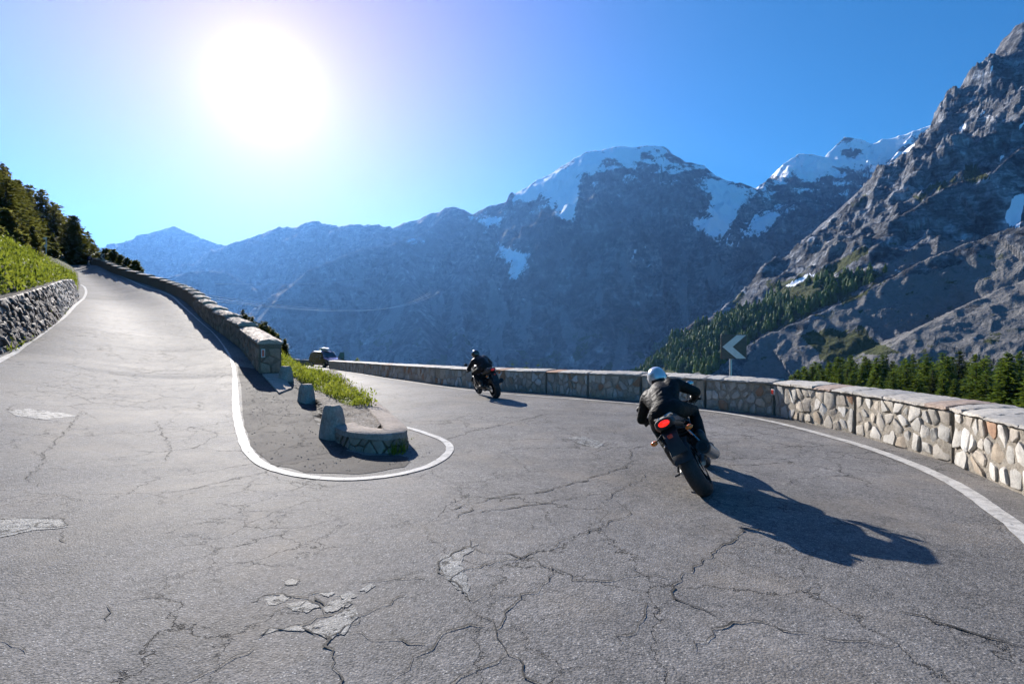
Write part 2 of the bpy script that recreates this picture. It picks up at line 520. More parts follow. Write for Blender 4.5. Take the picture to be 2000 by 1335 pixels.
def mountain_mat(name, rock=(0.12, 0.115, 0.11), sc=1.0):
    b = NB(name); v = b.coord('Object', 0.001 * sc)     # kilometres
    at = b.n('ShaderNodeVertexColor', layer_name='cover').outputs['Color']
    sp = b.n('ShaderNodeSeparateColor'); b.l(at, sp.inputs[0])
    n1 = b.noise(9, 10, 0.68, v); n2 = b.noise(60, 8, 0.72, v); n3 = b.noise(2.2, 6, 0.6, v)
    st = b.noise(9, 8, 0.65, b.coord('Object', (0.0010 * sc, 0.0010 * sc, 0.0030 * sc)), 1.0)
    gul = b.noise(7, 6, 0.6, b.coord('Object', (0.0045 * sc, 0.0045 * sc, 0.0009 * sc)), 0.8)
    c = b.ramp(n1, [(0.32, tuple(x * 0.38 for x in rock)), (0.5, rock), (0.68, tuple(x * 1.9 for x in rock))])
    c = b.mix(1.0, c, b.ramp(st, [(0.32, 0.45), (0.5, 0.95), (0.68, 1.8)]), 'MULTIPLY')
    c = b.mix(1.0, c, b.ramp(gul, [(0.34, 0.5), (0.52, 1.0), (0.66, 2.0)]), 'MULTIPLY')
    c = b.mix(1.0, c, b.ramp(n3, [(0.3, 0.6), (0.7, 1.5)]), 'MULTIPLY')
    c = b.mix(1.0, c, b.ramp(n2, [(0.25, 0.7), (0.75, 1.3)]), 'MULTIPLY')
    brk = b.math('SUBTRACT', b.math('ADD', n1, b.math('MULTIPLY', n2, 0.6)), 0.8)
    def edge(ch, k=1.4, lo=0.42, hi=0.56):
        return b.ramp(b.math('ADD', sp.outputs[ch], b.math('MULTIPLY', brk, k)), [(lo, 0.0), (hi, 1.0)])
    scree = b.ramp(n2, [(0.2, (0.17, 0.165, 0.16)), (0.8, (0.29, 0.28, 0.27))])
    c = b.mix(edge(2), c, scree)
    grass = b.ramp(n2, [(0.25, (0.035, 0.045, 0.014)), (0.6, (0.085, 0.095, 0.03)), (0.85, (0.13, 0.125, 0.05))])
    c = b.mix(edge(1, 1.8), c, grass)
    sn = edge(0, 2.3, 0.44, 0.53)
    c = b.mix(sn, c, (0.86, 0.88, 0.92))
    h = b.math('ADD', n1, b.math('ADD', b.math('MULTIPLY', n2, 0.22), b.math('MULTIPLY', b.math('ADD', st, gul), 0.35)))
    bp = b.n('ShaderNodeBump'); bp.inputs['Distance'].default_value = 55 / sc
    b.l(h, bp.inputs['Height'])
    b.l(b.ramp(sn, [(0.0, 1.0), (1.0, 0.12)]), bp.inputs['Strength'])
    return b.pbr(c, 0.9, 0.0, bp.outputs[0], 0.15)
M['mountain'] = mountain_mat('mountain_rock')
M['spur'] = mountain_mat('spur_rock', (0.15, 0.155, 0.165), 2.2)
M['larch'] = leaf_mat('larch_needles', [(0.25, (0.045, 0.08, 0.012)), (0.55, (0.11, 0.18, 0.022)), (0.8, (0.19, 0.26, 0.034))], 0.5, 0.25)
M['pine'] = leaf_mat('pine_needles', [(0.22, (0.05, 0.046, 0.020)), (0.55, (0.12, 0.098, 0.042)), (0.8, (0.20, 0.155, 0.07))], 0.6, 0.3)
M['darkspruce'] = leaf_mat('dark_spruce_needles', [(0.25, (0.016, 0.032, 0.010)), (0.55, (0.04, 0.065, 0.018)), (0.8, (0.07, 0.10, 0.026))], 0.3, 0.3)
M['gold'] = leaf_mat('gold_larch_needles', [(0.25, (0.05, 0.05, 0.012)), (0.55, (0.10, 0.085, 0.022)), (0.8, (0.16, 0.12, 0.035))], 0.4, 0.4)
M['farwood'] = leaf_mat('far_conifer', [(0.3, (0.055, 0.11, 0.016)), (0.55, (0.13, 0.22, 0.03)), (0.75, (0.24, 0.33, 0.05))], 0.5, 0.06)
M['grass'] = leaf_mat('grass_blades', [(0.30, (0.045, 0.07, 0.008)), (0.5, (0.14, 0.18, 0.016)), (0.7, (0.24, 0.25, 0.03)), (0.85, (0.34, 0.30, 0.10))], 0.5, 0.9)
M['bark'] = simple('bark', (0.085, 0.06, 0.045), 0.9, var=0.4, scale=12, bump=0.8, bscale=25, dist=0.04)
M['blackmetal'] = simple('black_metal', (0.014, 0.014, 0.015), 0.38, 0.4, 0.3, 12, 0.15, 90)
M['rubber'] = simple('tyre_rubber', (0.016, 0.016, 0.016), 0.72, 0.0, 0.3, 20, 0.4, 120)
M['steel'] = simple('steel', (0.50, 0.50, 0.49), 0.28, 0.95, 0.15, 20)
M['alu'] = simple('brushed_aluminium', (0.42, 0.41, 0.39), 0.42, 0.85, 0.15, 30, 0.1, 200)
M['purple'] = simple('purple_paint', (0.055, 0.02, 0.085), 0.22, 0.3, 0.2, 6, coat=0.7)
M['blackplastic'] = simple('black_plastic', (0.018, 0.018, 0.019), 0.5, 0.0, 0.3, 15, 0.2, 150)
M['seatvinyl'] = simple('seat_vinyl', (0.02, 0.02, 0.02), 0.55, 0.0, 0.3, 15, 0.3, 180)
M['tailpaint'] = simple('copper_paint', (0.30, 0.13, 0.085), 0.3, 0.2, 0.15, 8, coat=0.5)
M['redlamp'] = simple('red_lamp', (0.6, 0.012, 0.008), 0.15, 0.0, 0.1, 20, emit=(1.0, 0.02, 0.01), estr=0.6, coat=0.6)
M['redlamp_dim'] = simple('red_lens', (0.35, 0.008, 0.01), 0.15, 0.0, 0.1, 20, emit=(1.0, 0.02, 0.02), estr=0.08, coat=0.6)
M['amber'] = simple('amber_lens', (0.75, 0.17, 0.01), 0.2, 0.0, 0.1, 20, coat=0.6)
M['redreflect'] = simple('red_reflector', (0.55, 0.03, 0.015), 0.25, 0.0, 0.1, 30, coat=0.4)
M['whitepaint'] = simple('white_paint', (0.72, 0.71, 0.68), 0.4, 0.0, 0.08, 10)
M['silverhelmet'] = simple('silver_helmet_paint', (0.62, 0.64, 0.66), 0.22, 0.35, 0.06, 6, coat=0.7)
M['blackhelmet'] = simple('dark_helmet_paint', (0.02, 0.018, 0.018), 0.2, 0.0, 0.1, 6, coat=0.8)
M['visor'] = simple('dark_visor', (0.01, 0.01, 0.012), 0.12, 0.0, 0.1, 6, coat=0.8)
M['signblack'] = simple('sign_black', (0.085, 0.066, 0.055), 0.5, 0.0, 0.2, 10)
M['signwhite'] = simple('sign_white', (0.62, 0.60, 0.56), 0.5, 0.0, 0.1, 6)
M['cable'] = simple('bright_cable', (0.9, 0.9, 0.9), 0.4, 0.9, 0.05, 2)
M['galv'] = simple('galvanised_steel', (0.45, 0.46, 0.47), 0.45, 0.8, 0.15, 14)
M['glass'] = simple('car_glass', (0.02, 0.024, 0.03), 0.08, 0.0, 0.1, 5, coat=0.8)
M['carpaint'] = simple('dark_blue_car_paint', (0.020, 0.020, 0.045), 0.25, 0.3, 0.1, 3, coat=0.8)
M['silverbox'] = simple('silver_roof_box', (0.50, 0.50, 0.50), 0.3, 0.2, 0.06, 4, coat=0.4)
M['glove'] = simple('black_leather_glove', (0.016, 0.016, 0.017), 0.5, 0.0, 0.3, 30, 0.3, 80)
M['boot'] = simple('black_boot_leather', (0.015, 0.014, 0.014), 0.45, 0.0, 0.3, 30, 0.3, 80)
M['skin'] = simple('skin', (0.45, 0.26, 0.18), 0.55, 0.0, 0.1, 20)
def suit(name, top, bottom, split, rough=0.58):
    b = NB(name); v = b.coord('Object')
    s = b.n('ShaderNodeSeparateXYZ'); b.l(v, s.inputs[0])
    # jacket above the belt line, trousers below; belt line leans with the seated body
    k = b.math('ADD', s.outputs[2], b.math('MULTIPLY', s.outputs[0], -0.25))
    f = b.math('GREATER_THAN', k, split)
    n = b.noise(6, 6, 0.6, v); cre = b.noise(7, 2, 0.45, b.coord('Object', (1, 1, 2.6)), 1.2)
    c = b.mix(f, bottom, top)
    c = b.mix(1.0, c, b.ramp(n, [(0.3, 0.7), (0.7, 1.4)]), 'MULTIPLY')
    r = b.math('ADD', b.mix(f, (0.75,) * 3, (rough,) * 3), b.math('MULTIPLY', b.math('SUBTRACT', n, 0.5), 0.2))
    nm = b.bump(cre, 0.6, 0.03)
    nm = b.bump(b.noise(160, 3, 0.6, v), 0.2, 0.004, nm)
    return b.pbr(c, r, 0.0, nm, 0.14)
M['suit'] = suit('black_leather_suit', (0.009, 0.0095, 0.010), (0.010, 0.013, 0.012), 0.86, 0.60)
M['suit2'] = suit('dark_brown_riding_suit', (0.020, 0.014, 0.014), (0.018, 0.014, 0.014), 0.86, 0.45)
M['jersey'] = suit('cycling_clothes', (0.035, 0.03, 0.06), (0.012, 0.012, 0.014), 0.95, 0.7)

# ------------------------------------------------------------------ lie of the land
UL = [(-11.5, 8, 0.95), (-14, 14, 1.39), (-17.7, 19.7, 2.4), (-24.4, 28.3, 3.75), (-31.9, 37.8, 5.0), (-42, 50, 7.6), (-52, 61.5, 10.2), (-61, 71, 12.6), (-70, 77.5, 14.0), (-84, 81.5, 15.2), (-110, 83, 17.0)]
BACK = [(-11.5, 8, 0.95), (-9.3, 3, 0.5), (-6, -0.6, 0.2), (-2, -2.2, 0.04), (1, -1.4, 0.0), (3.5, 1, 0.0), (5, 3.8, 0.0), (5.77, 5.77, 0.0)]
OW = [(5.77, 5.77, 0.0), (6.1, 7.08, 0.0), (6.3, 9.4, 0.0), (6.05, 11.8, 0.0), (4.98, 13.2, 0.0), (3.76, 14.9, -0.01), (2.4, 16.2, -0.03), (1.2, 17.9, -0.07), (-1.2, 20.3, -0.13), (-3.55, 23.7, -0.20), (-5.9, 28, -0.29), (-8.2, 32, -0.37), (-10.4, 36, -0.44), (-13, 41, -0.56), (-15.4, 45.5, -0.65), (-17.9, 50, -0.75), (-20, 56, -0.88), (-22, 62, -1.0), (-23.5, 66, -1.1)]
NOSE = [(-5.94, 11, 0.25), (-4.9, 9.3, 0.13), (-4.2, 8.0, 0.06), (-3.3, 6.9, 0.01), (-1.9, 6.27, 0.0), (-1.0, 7.4, 0.0), (-1.0, 8.1, 0.0), (-1.35, 9.0, 0.0), (-2.54, 10.6, 0.0)]
UW = [(-5.94, 11, 0.25), (-7.7, 15.6, 0.76), (-10.8, 20.2, 1.55), (-15.8, 26.4, 2.79), (-23, 36, 4.65), (-31.7, 46, 6.6), (-44.7, 58, 9.5), (-56.7, 70, 12.4), (-66, 78.5, 13.9), (-80, 86, 15.2), (-110, 89, 17.0)]
LL = [(-2.54, 10.6, 0.0), (-3.4, 12.9, 0.0), (-6, 19.3, -0.05), (-8.6, 25.5, -0.15), (-12, 33.6, -0.30), (-16.2, 42, -0.5), (-20, 50, -0.7), (-25.5, 60, -0.95), (-29, 66, -1.1)]
LINES = [np.array(p, float) for p in (UL, BACK, OW, NOSE, UW, LL)]

def near(x, y, pl):
    """distance to a polyline, height there, side (+ left of its direction)"""
    x = np.asarray(x, float); y = np.asarray(y, float)
    bd = np.full(x.shape, 1e18); bz = np.zeros(x.shape); bs = np.zeros(x.shape)
    for a, b in zip(pl[:-1], pl[1:]):
        dx, dy = b[0] - a[0], b[1] - a[1]; L = dx * dx + dy * dy
        t = np.clip(((x - a[0]) * dx + (y - a[1]) * dy) / L, 0, 1)
        ex = x - a[0] - t * dx; ey = y - a[1] - t * dy
        d = ex * ex + ey * ey
        m = d < bd
        bd = np.where(m, d, bd); bz = np.where(m, a[2] + t * (b[2] - a[2]), bz)
        bs = np.where(m, dx * (y - a[1]) - dy * (x - a[0]), bs)
    return np.sqrt(bd), bz, np.sign(bs)

ROADPOLY = [p[:2] for p in UL[::-1]] + [p[:2] for p in BACK[1:]] + [p[:2] for p in OW[1:]] + [p[:2] for p in LL[::-1]] + [p[:2] for p in UW[1:]]
def inside(x, y, poly):
    x = np.asarray(x, float); y = np.asarray(y, float)
    r = np.zeros(x.shape, bool)
    n = len(poly)
    for i in range(n):
        x1, y1 = poly[i]; x2, y2 = poly[(i + 1) % n]
        if y1 == y2: continue
        c = ((y1 > y) != (y2 > y)) & (x < (x2 - x1) * (y - y1) / (y2 - y1) + x1)
        r ^= c
    return r

def smooth(a, b, t):
    t = np.clip((t - a) / (b - a), 0, 1)
    return t * t * (3 - 2 * t)

def road_z(x, y):
    x = np.asarray(x, float); y = np.asarray(y, float)
    num = 0; den = 0; dmin = np.full(x.shape, 1e9)
    for pl in LINES:
        d, z, s = near(x, y, pl)
        w = 1 / (d * d + 0.02)
        num = num + z * w; den = den + w
        dmin = np.minimum(dmin, d)
    return num / den, dmin

def land(x, y):
    """height of the hillside everywhere"""
    x = np.asarray(x, float); y = np.asarray(y, float)
    z, dmin = road_z(x, y)
    ins = inside(x, y, ROADPOLY)
    rough = fbm(x * 0.35, y * 0.35, 4, 5) * 0.25
    # open ground below the roads
    fall = np.where(ins, 0, np.clip(dmin - 3.5, 0, None))
    out_z = z - 420 * (1 - np.exp(-0.55 * fall / 420)) + rough * smooth(1.0, 5, dmin)
    # uphill side of the upper road
    dl, zl, sl_ = near(x, y, np.array(UL, float))
    up = (sl_ > 0) & ~ins
    upz = zl + 1.38 * smooth(0.12, 0.5, dl) * (1 - 0.75 * smooth(35, 42, y)) + (0.66 - 0.10 * smooth(35, 45, y)) * np.clip(dl - 0.4, 0, None) + rough * 1.4 * smooth(0.5, 3, dl)
    # valley side of the guard wall
    do, zo, so_ = near(x, y, np.array(BACK + OW[1:], float))
    dn = (so_ < 0) & ~ins
    u = np.where(y > 1, x / np.maximum(y, 1), 2.0)
    gentle = smooth(0.30, 0.62, u)
    drop_v = 420 * (1 - np.exp(-0.6 * do / 420))
    drop_g = 0.7 * np.minimum(do, 2.5) + 0.095 * do + 6 * smooth(20, 120, do) - 6
    drop_g = 0.25 + 0.55 * np.minimum(do, 2.5) + 0.085 * np.clip(do - 2.5, 0, None) + 3.5 * np.exp(-((do - 60) / 40) ** 2)
    dnz = zo - (drop_v * (1 - gentle) + drop_g * gentle) + rough * 2 * smooth(1, 8, do)
    # grassy knoll at the right
    dnz = dnz + 3.2 * np.exp(-(((x - 31) / 6.0) ** 2 + ((y - 27) / 5.5) ** 2))
    left_first = dl < do
    r = np.where(ins, z, np.where(up & left_first, upz, np.where(dn, dnz, out_z)))
    return r

def land1(x, y): return float(land(np.array([x]), np.array([y]))[0])
def rz1(x, y): return float(road_z(np.array([x]), np.array([y]))[0][0])

_Ys = np.exp(np.linspace(math.log(1.8), math.log(150), 900))
def G(px, py, lift=0.0, fn=None):
    """where the sight line of a photo pixel meets the road"""
    x = (px - 1000) / F * _Ys
    ray = EYE - (py - HZ) / F * _Ys
    g = (fn or (lambda a, b: road_z(a, b)[0]))(x, _Ys)
    k = np.argmax(ray <= g)
    if k == 0: k = len(_Ys) - 1
    a0 = ray[k - 1] - g[k - 1]; a1 = g[k] - ray[k]
    t = a0 / (a0 + a1 + 1e-9)
    Y = _Ys[k - 1] + (_Ys[k] - _Ys[k - 1]) * t
    X = (px - 1000) / F * Y
    return Vector((X, Y, float(g[k - 1] + (g[k] - g[k - 1]) * t) + lift))

# one sheet of ground to the horizon ------------------------------------
az = np.concatenate([np.linspace(-180, -72, 28)[:-1], np.linspace(-72, 60, 520), np.linspace(60, 180, 30)[1:]])
rr = np.exp(np.linspace(math.log(2.2), math.log(9000), 560))
A, RR = np.meshgrid(np.radians(az), rr, indexing='ij')
gx = np.sin(A) * RR; gy = np.cos(A) * RR
gz = land(gx.ravel(), gy.ravel()).reshape(gx.shape)
insd = inside(gx.ravel(), gy.ravel(), ROADPOLY).reshape(gx.shape)
dedge = np.min([near(gx.ravel(), gy.ravel(), pl)[0] for pl in LINES], axis=0).reshape(gx.shape)
gz = gz - np.where(insd, 0.09, 0.0) - np.where(~insd & (dedge < 0.35), 0.07, 0.0)
gz = np.where(RR > 8500, np.minimum(gz, -200), gz)
# uphill land must not run up for ever
cap = 120 + 40 * fbm(gx / 180, gy / 180, 3, 8)
gz = np.where(gz > cap, cap + (gz - cap) * 0.05, gz)
o = npmesh('hillside', np.stack([gx, gy, gz], -1).reshape(-1, 3), grid_quads(len(az), len(rr)), M['turf'])
tag(o, kind='structure')

# asphalt -----------------------------------------------------------------
cs = 0.25
xs = np.arange(-112, 8, cs); ys = np.arange(-3, 92, cs)
def asphalt_sheet():
    X, Y = np.meshgrid(xs, ys, indexing='ij')
    cxm = X + cs / 2; cym = Y + cs / 2
    inn = inside(cxm.ravel(), cym.ravel(), ROADPOLY).reshape(X.shape)
    # a strip under the feet of the walls as well
    de = np.full(X.size, 9.0)
    for pl in (UL, BACK, OW, UW): de = np.minimum(de, near(cxm.ravel(), cym.ravel(), np.array(pl, float))[0])
    keep = inn | (de.reshape(X.shape) < 0.22)
    keep[-1, :] = False; keep[:, -1] = False
    ii, jj = np.nonzero(keep)
    n = len(ys)
    q = np.stack([ii * n + jj, (ii + 1) * n + jj, (ii + 1) * n + jj + 1, ii * n + jj + 1], 1)
    used, inv = np.unique(q, return_inverse=True)
    vx = X.ravel()[used]; vy = Y.ravel()[used]
    vz = road_z(vx, vy)[0]
    return np.stack([vx, vy, vz], 1), inv.reshape(q.shape)
V_, Q_ = asphalt_sheet()
road = npmesh('road', V_, Q_, M['asphalt'])
tag(road, kind='structure')

def resample(pts, step):
    """smooth curve through points (Catmull-Rom)"""
    P_ = [Vector(p) for p in pts]
    P_ = [P_[0] * 2 - P_[1]] + P_ + [P_[-1] * 2 - P_[-2]]
    outp = []
    for i in range(1, len(P_) - 2):
        a, b, c, d = P_[i - 1:i + 3]
        n = max(1, int((c - b).length / step))
        for k in range(n):
            t = k / n
            outp.append(0.5 * ((2 * b) + (c - a) * t + (2 * a - 5 * b + 4 * c - d) * t * t + (3 * b - a - 3 * c + d) * t ** 3))
    outp.append(P_[-2])
    return outp

def strip(name, pts2, width, mat, lift, parent, step=0.2, jit=0.0, thick=0.0):
    pts = resample([(p[0], p[1], 0) for p in pts2], step)
    L = []; Rr = []
    for i, p in enumerate(pts):
        t = (pts[min(i + 1, len(pts) - 1)] - pts[max(0, i - 1)]).normalized()
        n = Vector((-t.y, t.x, 0))
        w = width[i * (len(width) - 1) // max(1, len(pts) - 1)] if hasattr(width, '__len__') else width
        L.append(p + n * (w / 2 + rng.uniform(-jit, jit))); Rr.append(p - n * (w / 2 + rng.uniform(-jit, jit)))
    allp = np.array([[p.x, p.y] for p in L + Rr])
    zz = road_z(allp[:, 0], allp[:, 1])[0] + lift
    n = len(L)
    Vv = np.column_stack([allp, zz])
    Qq = np.array([(i, i + n, i + n + 1, i + 1) for i in range(n - 1)])
    return npmesh(name, Vv, Qq, mat, parent)

def px_line(pix): return [tuple(G(*p)[:2]) for p in pix]
# edge lines
loop = px_line([(193, 519), (231, 537), (280, 559), (311, 568), (336, 579), (353, 594), (370, 609), (392, 629), (415, 649), (435, 673), (449, 696), (457, 722), (459, 755), (461, 800), (470, 845), (484, 880), (510, 905), (550, 921), (600, 931), (660, 936), (720, 934), (780, 926), (830, 913), (862, 897), (878, 880), (872, 864), (845, 851), (805, 838), (765, 829)])
strip('edge_line', loop, [0.14] * 12 + [0.14, 0.14, 0.14, 0.14, 0.13, 0.11, 0.09, 0.07, 0.055, 0.05, 0.055, 0.07, 0.10, 0.13, 0.14, 0.14, 0.13, 0.12, 0.12], M['paint'], 0.010, road, 0.15, 0.006)
lefte = px_line([(-90, 757), (-40, 728), (0, 704), (45, 676), (90, 645), (130, 614), (158, 587), (168, 572), (165, 561), (158, 556)])
strip('edge_line', lefte, 0.16, M['paint'], 0.010, road, 0.15, 0.006)
oute = px_line([(2250, 1420), (2130, 1180), (2000, 1042), (1950, 1003), (1860, 943), (1750, 894), (1640, 858), (1500, 822), (1380, 802), (1200, 785), (1060, 775), (960, 767), (850, 753), (770, 741), (700, 729), (650, 720)])
strip('edge_line', oute, 0.17, M['paint'], 0.010, road, 0.15, 0.006)

def flat_poly(name, pix, mat, lift, jit=0.0, sub=4, plan=False, parent=road):
    """patch lying on the road, outline given by points on it"""
    pts = [Vector((*p, 0)) if plan else Vector((*G(*p)[:2], 0)) for p in pix]
    outl = []
    for i, p in enumerate(pts):
        q = pts[(i + 1) % len(pts)]
        for k in range(sub):
            t = k / sub
            e = p.lerp(q, t)
            outl.append((e.x + rng.uniform(-jit, jit), e.y + rng.uniform(-jit, jit)))
    bm = bmesh.new()
    vv = [bm.verts.new((x, y, 0)) for x, y in outl]
    f = bm.faces.new(vv)
    bmesh.ops.triangulate(bm, faces=[f])
    for _ in range(3):
        lng = [e for e in bm.edges if e.calc_length() > 0.35]
        if lng: bmesh.ops.subdivide_edges(bm, edges=lng, cuts=1); bmesh.ops.triangulate(bm, faces=bm.faces[:])
    me = bpy.data.meshes.new(name); 
    co = np.array([v.co[:] for v in bm.verts])
    zz = road_z(co[:, 0], co[:, 1])[0]
    for v, z in zip(bm.verts, zz): v.co.z = z + lift
    bmesh.ops.recalc_face_normals(bm, faces=bm.faces)
    if sum(f.normal.z for f in bm.faces) < 0: bmesh.ops.reverse_faces(bm, faces=bm.faces[:])
    bm.to_mesh(me); bm.free()
    return link_mesh(name, me, mat, parent)
flat_poly('gritty_shoulder', [(466, 715), (471, 800), (481, 845), (497, 878), (530, 905), (600, 922), (700, 926), (790, 912), (800, 895), (782, 889), (710, 889), (676, 880), (692, 868), (668, 838), (634, 798), (594, 766), (552, 735), (505, 722)], M['grit'], 0.005, 0.03)
flat_poly('worn_patch', [(854, 1098), (864, 1087), (880, 1079), (915, 1069), (934, 1060), (928, 1072), (905, 1087), (902, 1110), (914, 1128), (919, 1172), (900, 1156), (885, 1142), (873, 1129)], M['patch'], 0.004, 0.012, 5)
flat_poly('worn_patch', [(-40, 1014), (0, 1012), (50, 1011), (112, 1013), (135, 1024), (128, 1030), (80, 1034), (40, 1041), (0, 1050), (-40, 1058)], M['patch'], 0.004, 0.015, 5)
for poly in ([(633, 1185), (650, 1172), (688, 1170), (692, 1178), (660, 1190), (640, 1198)], [(555, 1135), (570, 1130), (584, 1133), (578, 1142), (558, 1143)], [(505, 1240), (530, 1226), (585, 1223), (610, 1230), (590, 1232), (540, 1232)], [(482, 1180), (510, 1166), (540, 1160), (520, 1170), (500, 1180)], [(620, 1160), (640, 1154), (655, 1158), (640, 1165)], [(703, 1152), (720, 1140), (735, 1143), (715, 1156)], [(560, 1178), (600, 1174), (628, 1184), (600, 1196), (566, 1190)], [(520, 1168), (556, 1160), (578, 1167), (545, 1180), (520, 1180)], [(655, 1160), (690, 1158), (700, 1166), (668, 1169)], [(596, 1228), (640, 1206), (690, 1182), (700, 1204), (670, 1238), (642, 1248)], [(15, 802), (60, 798), (120, 806), (150, 812), (90, 820), (30, 812)], [(1110, 855), (1140, 850), (1180, 866), (1165, 876), (1130, 865)]):
    flat_poly('worn_patch', poly, M['patch'], 0.004, 0.012, 4)

CR = [
 ([(162, 803), (140, 825), (125, 850), (108, 862), (88, 885), (90, 900), (75, 912), (50, 932), (65, 940), (75, 950)], 1.0),
 ([(305, 822), (318, 850), (330, 865), (334, 880), (325, 900)], 1.0),
 ([(85, 915), (160, 915), (240, 908), (330, 905), (440, 904)], 0.5),
 ([(130, 856), (220, 845), (330, 838), (460, 830)], 0.5),
 ([(0, 1230), (15, 1250), (25, 1260), (55, 1275)], 1.3),
 ([(480, 1180), (510, 1166), (555, 1158), (580, 1165), (600, 1171), (625, 1160), (652, 1151)], 1.4),
 ([(495, 1203), (530, 1200), (560, 1187), (600, 1172), (633, 1185)], 1.6),
 ([(590, 1225), (640, 1250), (650, 1280), (660, 1300), (661, 1345)], 2.0),
 ([(505, 1245), (530, 1228), (590, 1222), (622, 1206), (640, 1199), (660, 1191), (692, 1176)], 1.4),
 ([(640, 1250), (672, 1240), (690, 1225), (702, 1205)], 1.6),
 ([(556, 1136), (570, 1129), (585, 1133), (577, 1143), (558, 1144), (548, 1150)], 1.0),
 ([(633, 1187), (640, 1199)], 1.6), ([(620, 1162), (634, 1172), (633, 1186)], 1.3),
 ([(700, 1137), (740, 1134), (785, 1130), (840, 1131)], 1.2),
 ([(690, 1212), (747, 1182), (760, 1177), (791, 1159)], 1.6),
 ([(936, 1053), (918, 1067), (874, 1080), (853, 1097), (872, 1129), (918, 1174)], 1.8),
 ([(872, 1128), (903, 1113), (932, 1104), (976, 1093), (1012, 1086), (1063, 1075)], 1.6),
 ([(918, 1068), (960, 1078), (1016, 1086), (1056, 1095), (1078, 1108), (1069, 1126), (1070, 1142), (1041, 1151), (1016, 1160), (990, 1213), (969, 1233)], 1.2),
 ([(918, 1174), (950, 1160), (985, 1157), (1016, 1160)], 1.0),
 ([(1063, 1075), (1085, 1066), (1121, 1050), (1172, 1033), (1190, 1019), (1232, 1010), (1227, 988), (1187, 975), (1194, 966), (1223, 953), (1267, 924)], 0.9),
 ([(1078, 1108), (1118, 1131), (1172, 1135), (1227, 1128), (1281, 1122), (1317, 1131)], 1.2),
 ([(1490, 1034), (1452, 1033), (1440, 1050), (1410, 1066), (1376, 1097), (1325, 1126), (1314, 1155), (1317, 1170), (1339, 1180), (1372, 1188), (1405, 1206)], 1.5),
 ([(1345, 1270), (1384, 1246), (1415, 1219), (1426, 1211), (1489, 1219), (1545, 1230), (1615, 1244), (1671, 1256), (1720, 1261), (1751, 1258)], 1.5),
 ([(1758, 1193), (1786, 1197), (1825, 1214), (1895, 1235), (1958, 1253), (2010, 1264)], 2.2),
 ([(938, 1200), (969, 1233), (980, 1253), (1001, 1275), (1020, 1297), (1041, 1318), (1062, 1345)], 1.5),
 ([(760, 1345), (802, 1306), (838, 1264), (860, 1250), (903, 1224), (945, 1212)], 1.2),
 ([(690, 1233), (747, 1244), (834, 1262)], 1.1),
 ([(870, 1340), (930, 1305), (1001, 1275)], 0.8),
 ([(880, 995), (925, 981), (991, 968), (1063, 959), (1118, 944), (1172, 928), (1240, 905)], 1.7),
 ([(935, 1000), (1027, 988), (1100, 975), (1154, 966), (1190, 965)], 1.6),
 ([(888, 1012), (929, 986)], 1.2),
 ([(870, 968), (889, 977), (911, 984), (914, 977), (911, 963)], 0.8),
 ([(860, 862), (928, 840), (980, 830), (1030, 818), (1060, 809), (1090, 808), (1145, 809)], 1.5),
 ([(1179, 905), (1208, 915), (1234, 901), (1230, 877), (1270, 868)], 0.9),
 ([(1150, 878), (1200, 876), (1260, 871)], 0.8), ([(1160, 866), (1210, 862), (1265, 858)], 0.7),
 ([(1263, 1173), (1259, 1202), (1245, 1228), (1208, 1242), (1205, 1260)], 0.9),
 ([(0, 1012), (40, 1011), (112, 1012), (136, 1024), (110, 1031), (62, 1030), (80, 1018)], 1.6),
 ([(-20, 1052), (20, 1043), (62, 1030)], 1.6),
 ([(200, 1215), (215, 1195), (208, 1180), (240, 1170), (320, 1160)], 0.7),
 ([(370, 1335), (440, 1290), (500, 1262)], 0.9),
 ([(1000, 1052), (1030, 1038), (1050, 1018)], 0.6),
 ([(470, 895), (505, 895), (525, 880)], 0.8), ([(1440, 845), (1510, 838), (1560, 830)], 0.7),
 ([(1530, 950), (1560, 935), (1640, 928), (1700, 938)], 0.7), ([(520, 925), (560, 940), (640, 948)], 0.7),
 ([(590, 950), (660, 958), (730, 955)], 0.6), ([(120, 1035), (122, 1045), (125, 1060)], 0.8),
]
def crack(pix, wt):
    pts = [G(*p) for p in pix]
    # jagged course
    path = []
    for a, b in zip(pts[:-1], pts[1:]):
        n = max(1, int((b - a).length / 0.045))
        for k in range(n):
            path.append(a.lerp(b, k / n))
    path.append(pts[-1])
    m = len(path)
    nzx = fbm(np.arange(m) * 0.33, np.full(m, rng.uniform(0, 90)), 4, 2) * 0.075
    nzw = np.clip(0.5 + fbm(np.arange(m) * 0.31, np.full(m, rng.uniform(0, 90)), 3, 3) * 1.1, 0.32, 1.7)
    Lp = []; Rp = []
    for i, p in enumerate(path):
        t = (path[min(i + 1, m - 1)] - path[max(0, i - 1)]); t.z = 0; t.normalize()
        n = Vector((-t.y, t.x, 0))
        c = p + n * float(nzx[i] + rng.uniform(-.011, .011))
        dist = max(2.0, p.y)
        w = 0.0125 * wt * float(nzw[i]) * (dist / 4.0) ** 0.55
        if i in (0, m - 1): w *= 0.2
        Lp.append(c + n * w / 2 * rng.uniform(.5, 1.5)); Rp.append(c - n * w / 2 * rng.uniform(.5, 1.5))
    al = np.array([[p.x, p.y] for p in Lp + Rp])
    zz = road_z(al[:, 0], al[:, 1])[0] + 0.0065
    Q = np.array([(i, i + m, i + m + 1, i + 1) for i in range(m - 1)])
    npmesh('crack', np.column_stack([al, zz]), Q, M['crack'], road, False)
for pix, wt in CR: crack(pix, wt)
